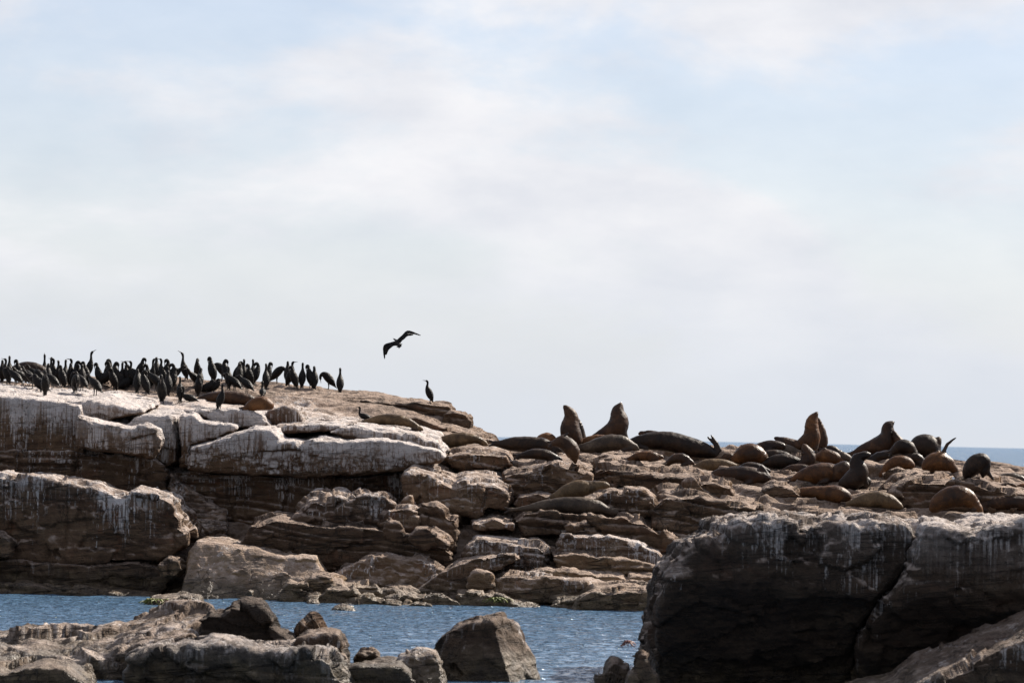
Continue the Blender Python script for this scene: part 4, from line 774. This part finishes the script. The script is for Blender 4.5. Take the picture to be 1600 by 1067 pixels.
for bd in BIRDS:
    fx, fy, hp, pose, face = bd
    ht, (B, K, Ls) = POSES[pose]
    g = cast(fx, fy, 106.5)
    size = min(57, max(42 if bd[0] < 540 else 36, hp / ht * 1.06)) / ppm(g[1])
    root = bpy.data.objects.new('cormorant', None); col.objects.link(root); root.empty_display_size = 0.1
    root.location = g - (0, 0, 0.012); root.scale = (size,) * 3; root.rotation_euler = (0, RB.uniform(-0.05, 0.05), FACE[face] + RB.uniform(-0.25, 0.25))
    for nm, me in [('body', B), ('bill', K)] + [('leg', l_) for l_ in Ls]:
        c = bpy.data.objects.new(nm, me); col.objects.link(c); c.parent = root
    if bd in flock:
        n_ = flock.index(bd) + 1
        lab = f'black cormorant {PH[pose]}, {FH[face]}, {ordinal(n_)} flock bird from the left'
    elif fx == 345: lab = 'small cormorant standing in front of the brown sea lion on the white rock'
    elif fx == 670: lab = 'lone cormorant standing upright at the end of the summit rock'
    else: lab = 'lone black cormorant sitting behind the pale tan sea lion'
    tag(root, lab, 'cormorant', 'cormorants on the bird rock')

# the flying one: seen from behind and below, banking, wings half bent
FD = 96.0; fs = ppm(FD)
def fpt(px, py, r, dy=0.0): return (*at(px, py, FD + dy), r / fs)
wingL = [fpt(620, 536, 3.6), fpt(611, 538, 3.2), fpt(602, 540.5, 2.6, 0.05), fpt(600.5, 549, 2.2, 0.08), fpt(601, 560.5, 1.1, 0.1)]
wingR = [fpt(623, 533, 3.6), fpt(630, 526, 3.0), fpt(637, 518.8, 2.5, 0.05), fpt(646, 520.3, 1.9, 0.08), fpt(657, 524, 1.0, 0.1)]
chs = [([fpt(618, 531, 1.6, 0.35), fpt(620, 534, 3.2, 0.15), fpt(622.5, 537.5, 3.6, 0.0), fpt(624, 540, 2.4, -0.15), fpt(625, 541, 1.8, -0.22)], None),
       ([fpt(616, 530, 1.6, 0.55), fpt(618, 531.5, 1.5, 0.4)], None),
       (catmull(wingL, 3), ((0, 1, 0), 1.6)), (catmull(wingR, 3), ((0, 1, 0), 1.6)),
       ([fpt(612, 540, 2.4, -0.05), fpt(605, 545, 3.0, -0.02), fpt(603, 553, 2.0, 0.04)], ((0, 1, 0), 2.5)),
       ([fpt(629.5, 529.5, 2.2, -0.05), fpt(635.5, 523, 2.6, -0.02), fpt(644.5, 522.8, 1.7, 0.04)], ((0, 1, 0), 2.5))]
for tx, ty in ((628.5, 537), (627.5, 541), (623.5, 544.5), (620, 542.5)): chs.append(([fpt(624, 540, 1.3, -0.2), fpt(tx, ty, 0.8, -0.3)], None))
v, q = skin(chs, 0.0125, 0.03)
fly = bpy.data.objects.new('flying_cormorant', None); col.objects.link(fly); fly.location = at(622, 537, FD)
mesh_obj('body', v, q, PLUME, fly)
v, q = skin([([fpt(615.6, 529.6, 0.7, 0.62), fpt(614.6, 529.0, 0.5, 0.70), fpt(613.8, 528.6, 0.35, 0.77)], None)], 0.004, 0.005)
mesh_obj('bill', v, q, BILL, fly)
tag(fly, 'black cormorant flying above the rocks with bent wings', 'cormorant')

# the gull by the arched golden sea lion
g = cast(1494, 766, 97.5); s_ = ppm(g[1])
gull = bpy.data.objects.new('gull', None); col.objects.link(gull); gull.location = g; gull.rotation_euler = (0, 0, 0.5)
WHITE = plain('white_plumage', (0.68, 0.68, 0.68)); GREYW = plain('grey_wing', (0.30, 0.31, 0.33)); YEL = plain('yellow_bill', (0.5, 0.3, 0.05))
def gpart(nm, chains, h, k, m_):
    v, q = skin(chains, h, k); o = bpy.data.objects.new(nm, raw_mesh(nm, v, q, m_)); col.objects.link(o); o.parent = gull
gpart('body', [(catmull([(.20, 0, .13, .014), (.10, 0, .135, .045), (0, 0, .15, .062), (-.06, 0, .19, .045), (-.075, 0, .235, .032), (-.085, 0, .265, .033)], 3), None)], 0.009, 0.02, WHITE)
for y in (-1, 1): gpart('wing', [([(-.03, .052 * y, .165, .026), (.07, .050 * y, .155, .028), (.22, .012 * y, .145, .010)], ((0, 1, 0), 2.0))], 0.007, 0.01, GREYW)
gpart('bill', [([(-.112, 0, .262, .009), (-.155, 0, .255, .005)], None)], 0.004, 0.004, YEL)
for y in (-1, 1): gpart('leg', [([(0, .02 * y, .10, .008), (0, .02 * y, .006, .006)], None), ([(0, .02 * y, .006, .006), (-.035, .02 * y, .004, .004)], None)], 0.004, 0.004, YEL)
tag(gull, 'white gull standing on the rocks above the arched golden sea lion', 'gull')

# ------------------------------------------------------------------ weed on the rock awash, drifting kelp, a water bird
KELP = plain('brown_kelp', (0.11, 0.055, 0.02), 0.4); GREEN = plain('green_weed', (0.13, 0.14, 0.02), 0.5); RED = plain('red_weed', (0.16, 0.045, 0.025), 0.4)
def weed(name, c, n, size, mat, label, lift=0.02, seed=0):
    rs = np.random.default_rng(seed); V, Q = [], []
    for i in range(n):                                         # each frond a tapered, curling ribbon with thickness
        a = rs.uniform(0, 2 * math.pi); l_ = size * rs.uniform(0.5, 1.1); w = size * rs.uniform(0.05, 0.11); o0 = np.array(c) + (*rs.normal(0, size * 0.3, 2), 0)
        base = len(V)
        for t in np.linspace(0, 1, 7):
            cx = o0 + np.array([math.cos(a + t * 0.8), math.sin(a + t * 0.8), 0]) * l_ * t + (0, 0, lift * (1 - t * t) * 3 + 0.012 * math.sin(9 * t + i))
            nrm = np.array([-math.sin(a), math.cos(a), 0]) * w * (1 - 0.75 * t) * (1 + 0.3 * math.sin(14 * t + i))
            V += [cx - nrm, cx + nrm, cx + nrm + (0, 0, 0.012), cx - nrm + (0, 0, 0.012)]
        for k_ in range(6):
            for j in range(4): Q.append([base + k_ * 4 + j, base + k_ * 4 + (j + 1) % 4, base + k_ * 4 + 4 + (j + 1) % 4, base + k_ * 4 + 4 + j])
    return tag(mesh_obj(name, np.array(V), np.array(Q), mat), label, 'seaweed')
c = cast(245, 944, 86.8); weed('seaweed_clump', c + (0, 0, 0.01), 34, 0.30, GREEN, 'yellow green seaweed clump on the flat rock awash', 0.03, 1)
c = cast(292, 945, 86.8); weed('seaweed_clump', c + (0, 0, 0.01), 26, 0.28, KELP, 'brown kelp fronds trailing off the right end of the rock awash', 0.03, 2)
c = cast(266, 945, 86.8); weed('seaweed_clump', c + (0, 0, 0.01), 20, 0.30, KELP, 'brown kelp draped over the middle of the rock awash', 0.02, 3)
c = cast(778, 942, 89.6); weed('seaweed_clump', c + (0, 0, 0.02), 22, 0.22, GREEN, 'small yellow weed tuft on the shoreline shelf in the middle', 0.03, 4)
for px, py, m_, lab, n in ((980, 1012, RED, 'reddish clump of kelp drifting in the pool', 16), (1007, 1016, RED, 'thin reddish kelp strand drifting beside the huge boulder', 5)):
    t_ = at(px, py, 1.0) - CAM; c = CAM + t_ * (-CAM[2] / t_[2]); c[2] = 0.02
    weed('kelp', c, n, 0.16, m_, lab, 0.03, n)
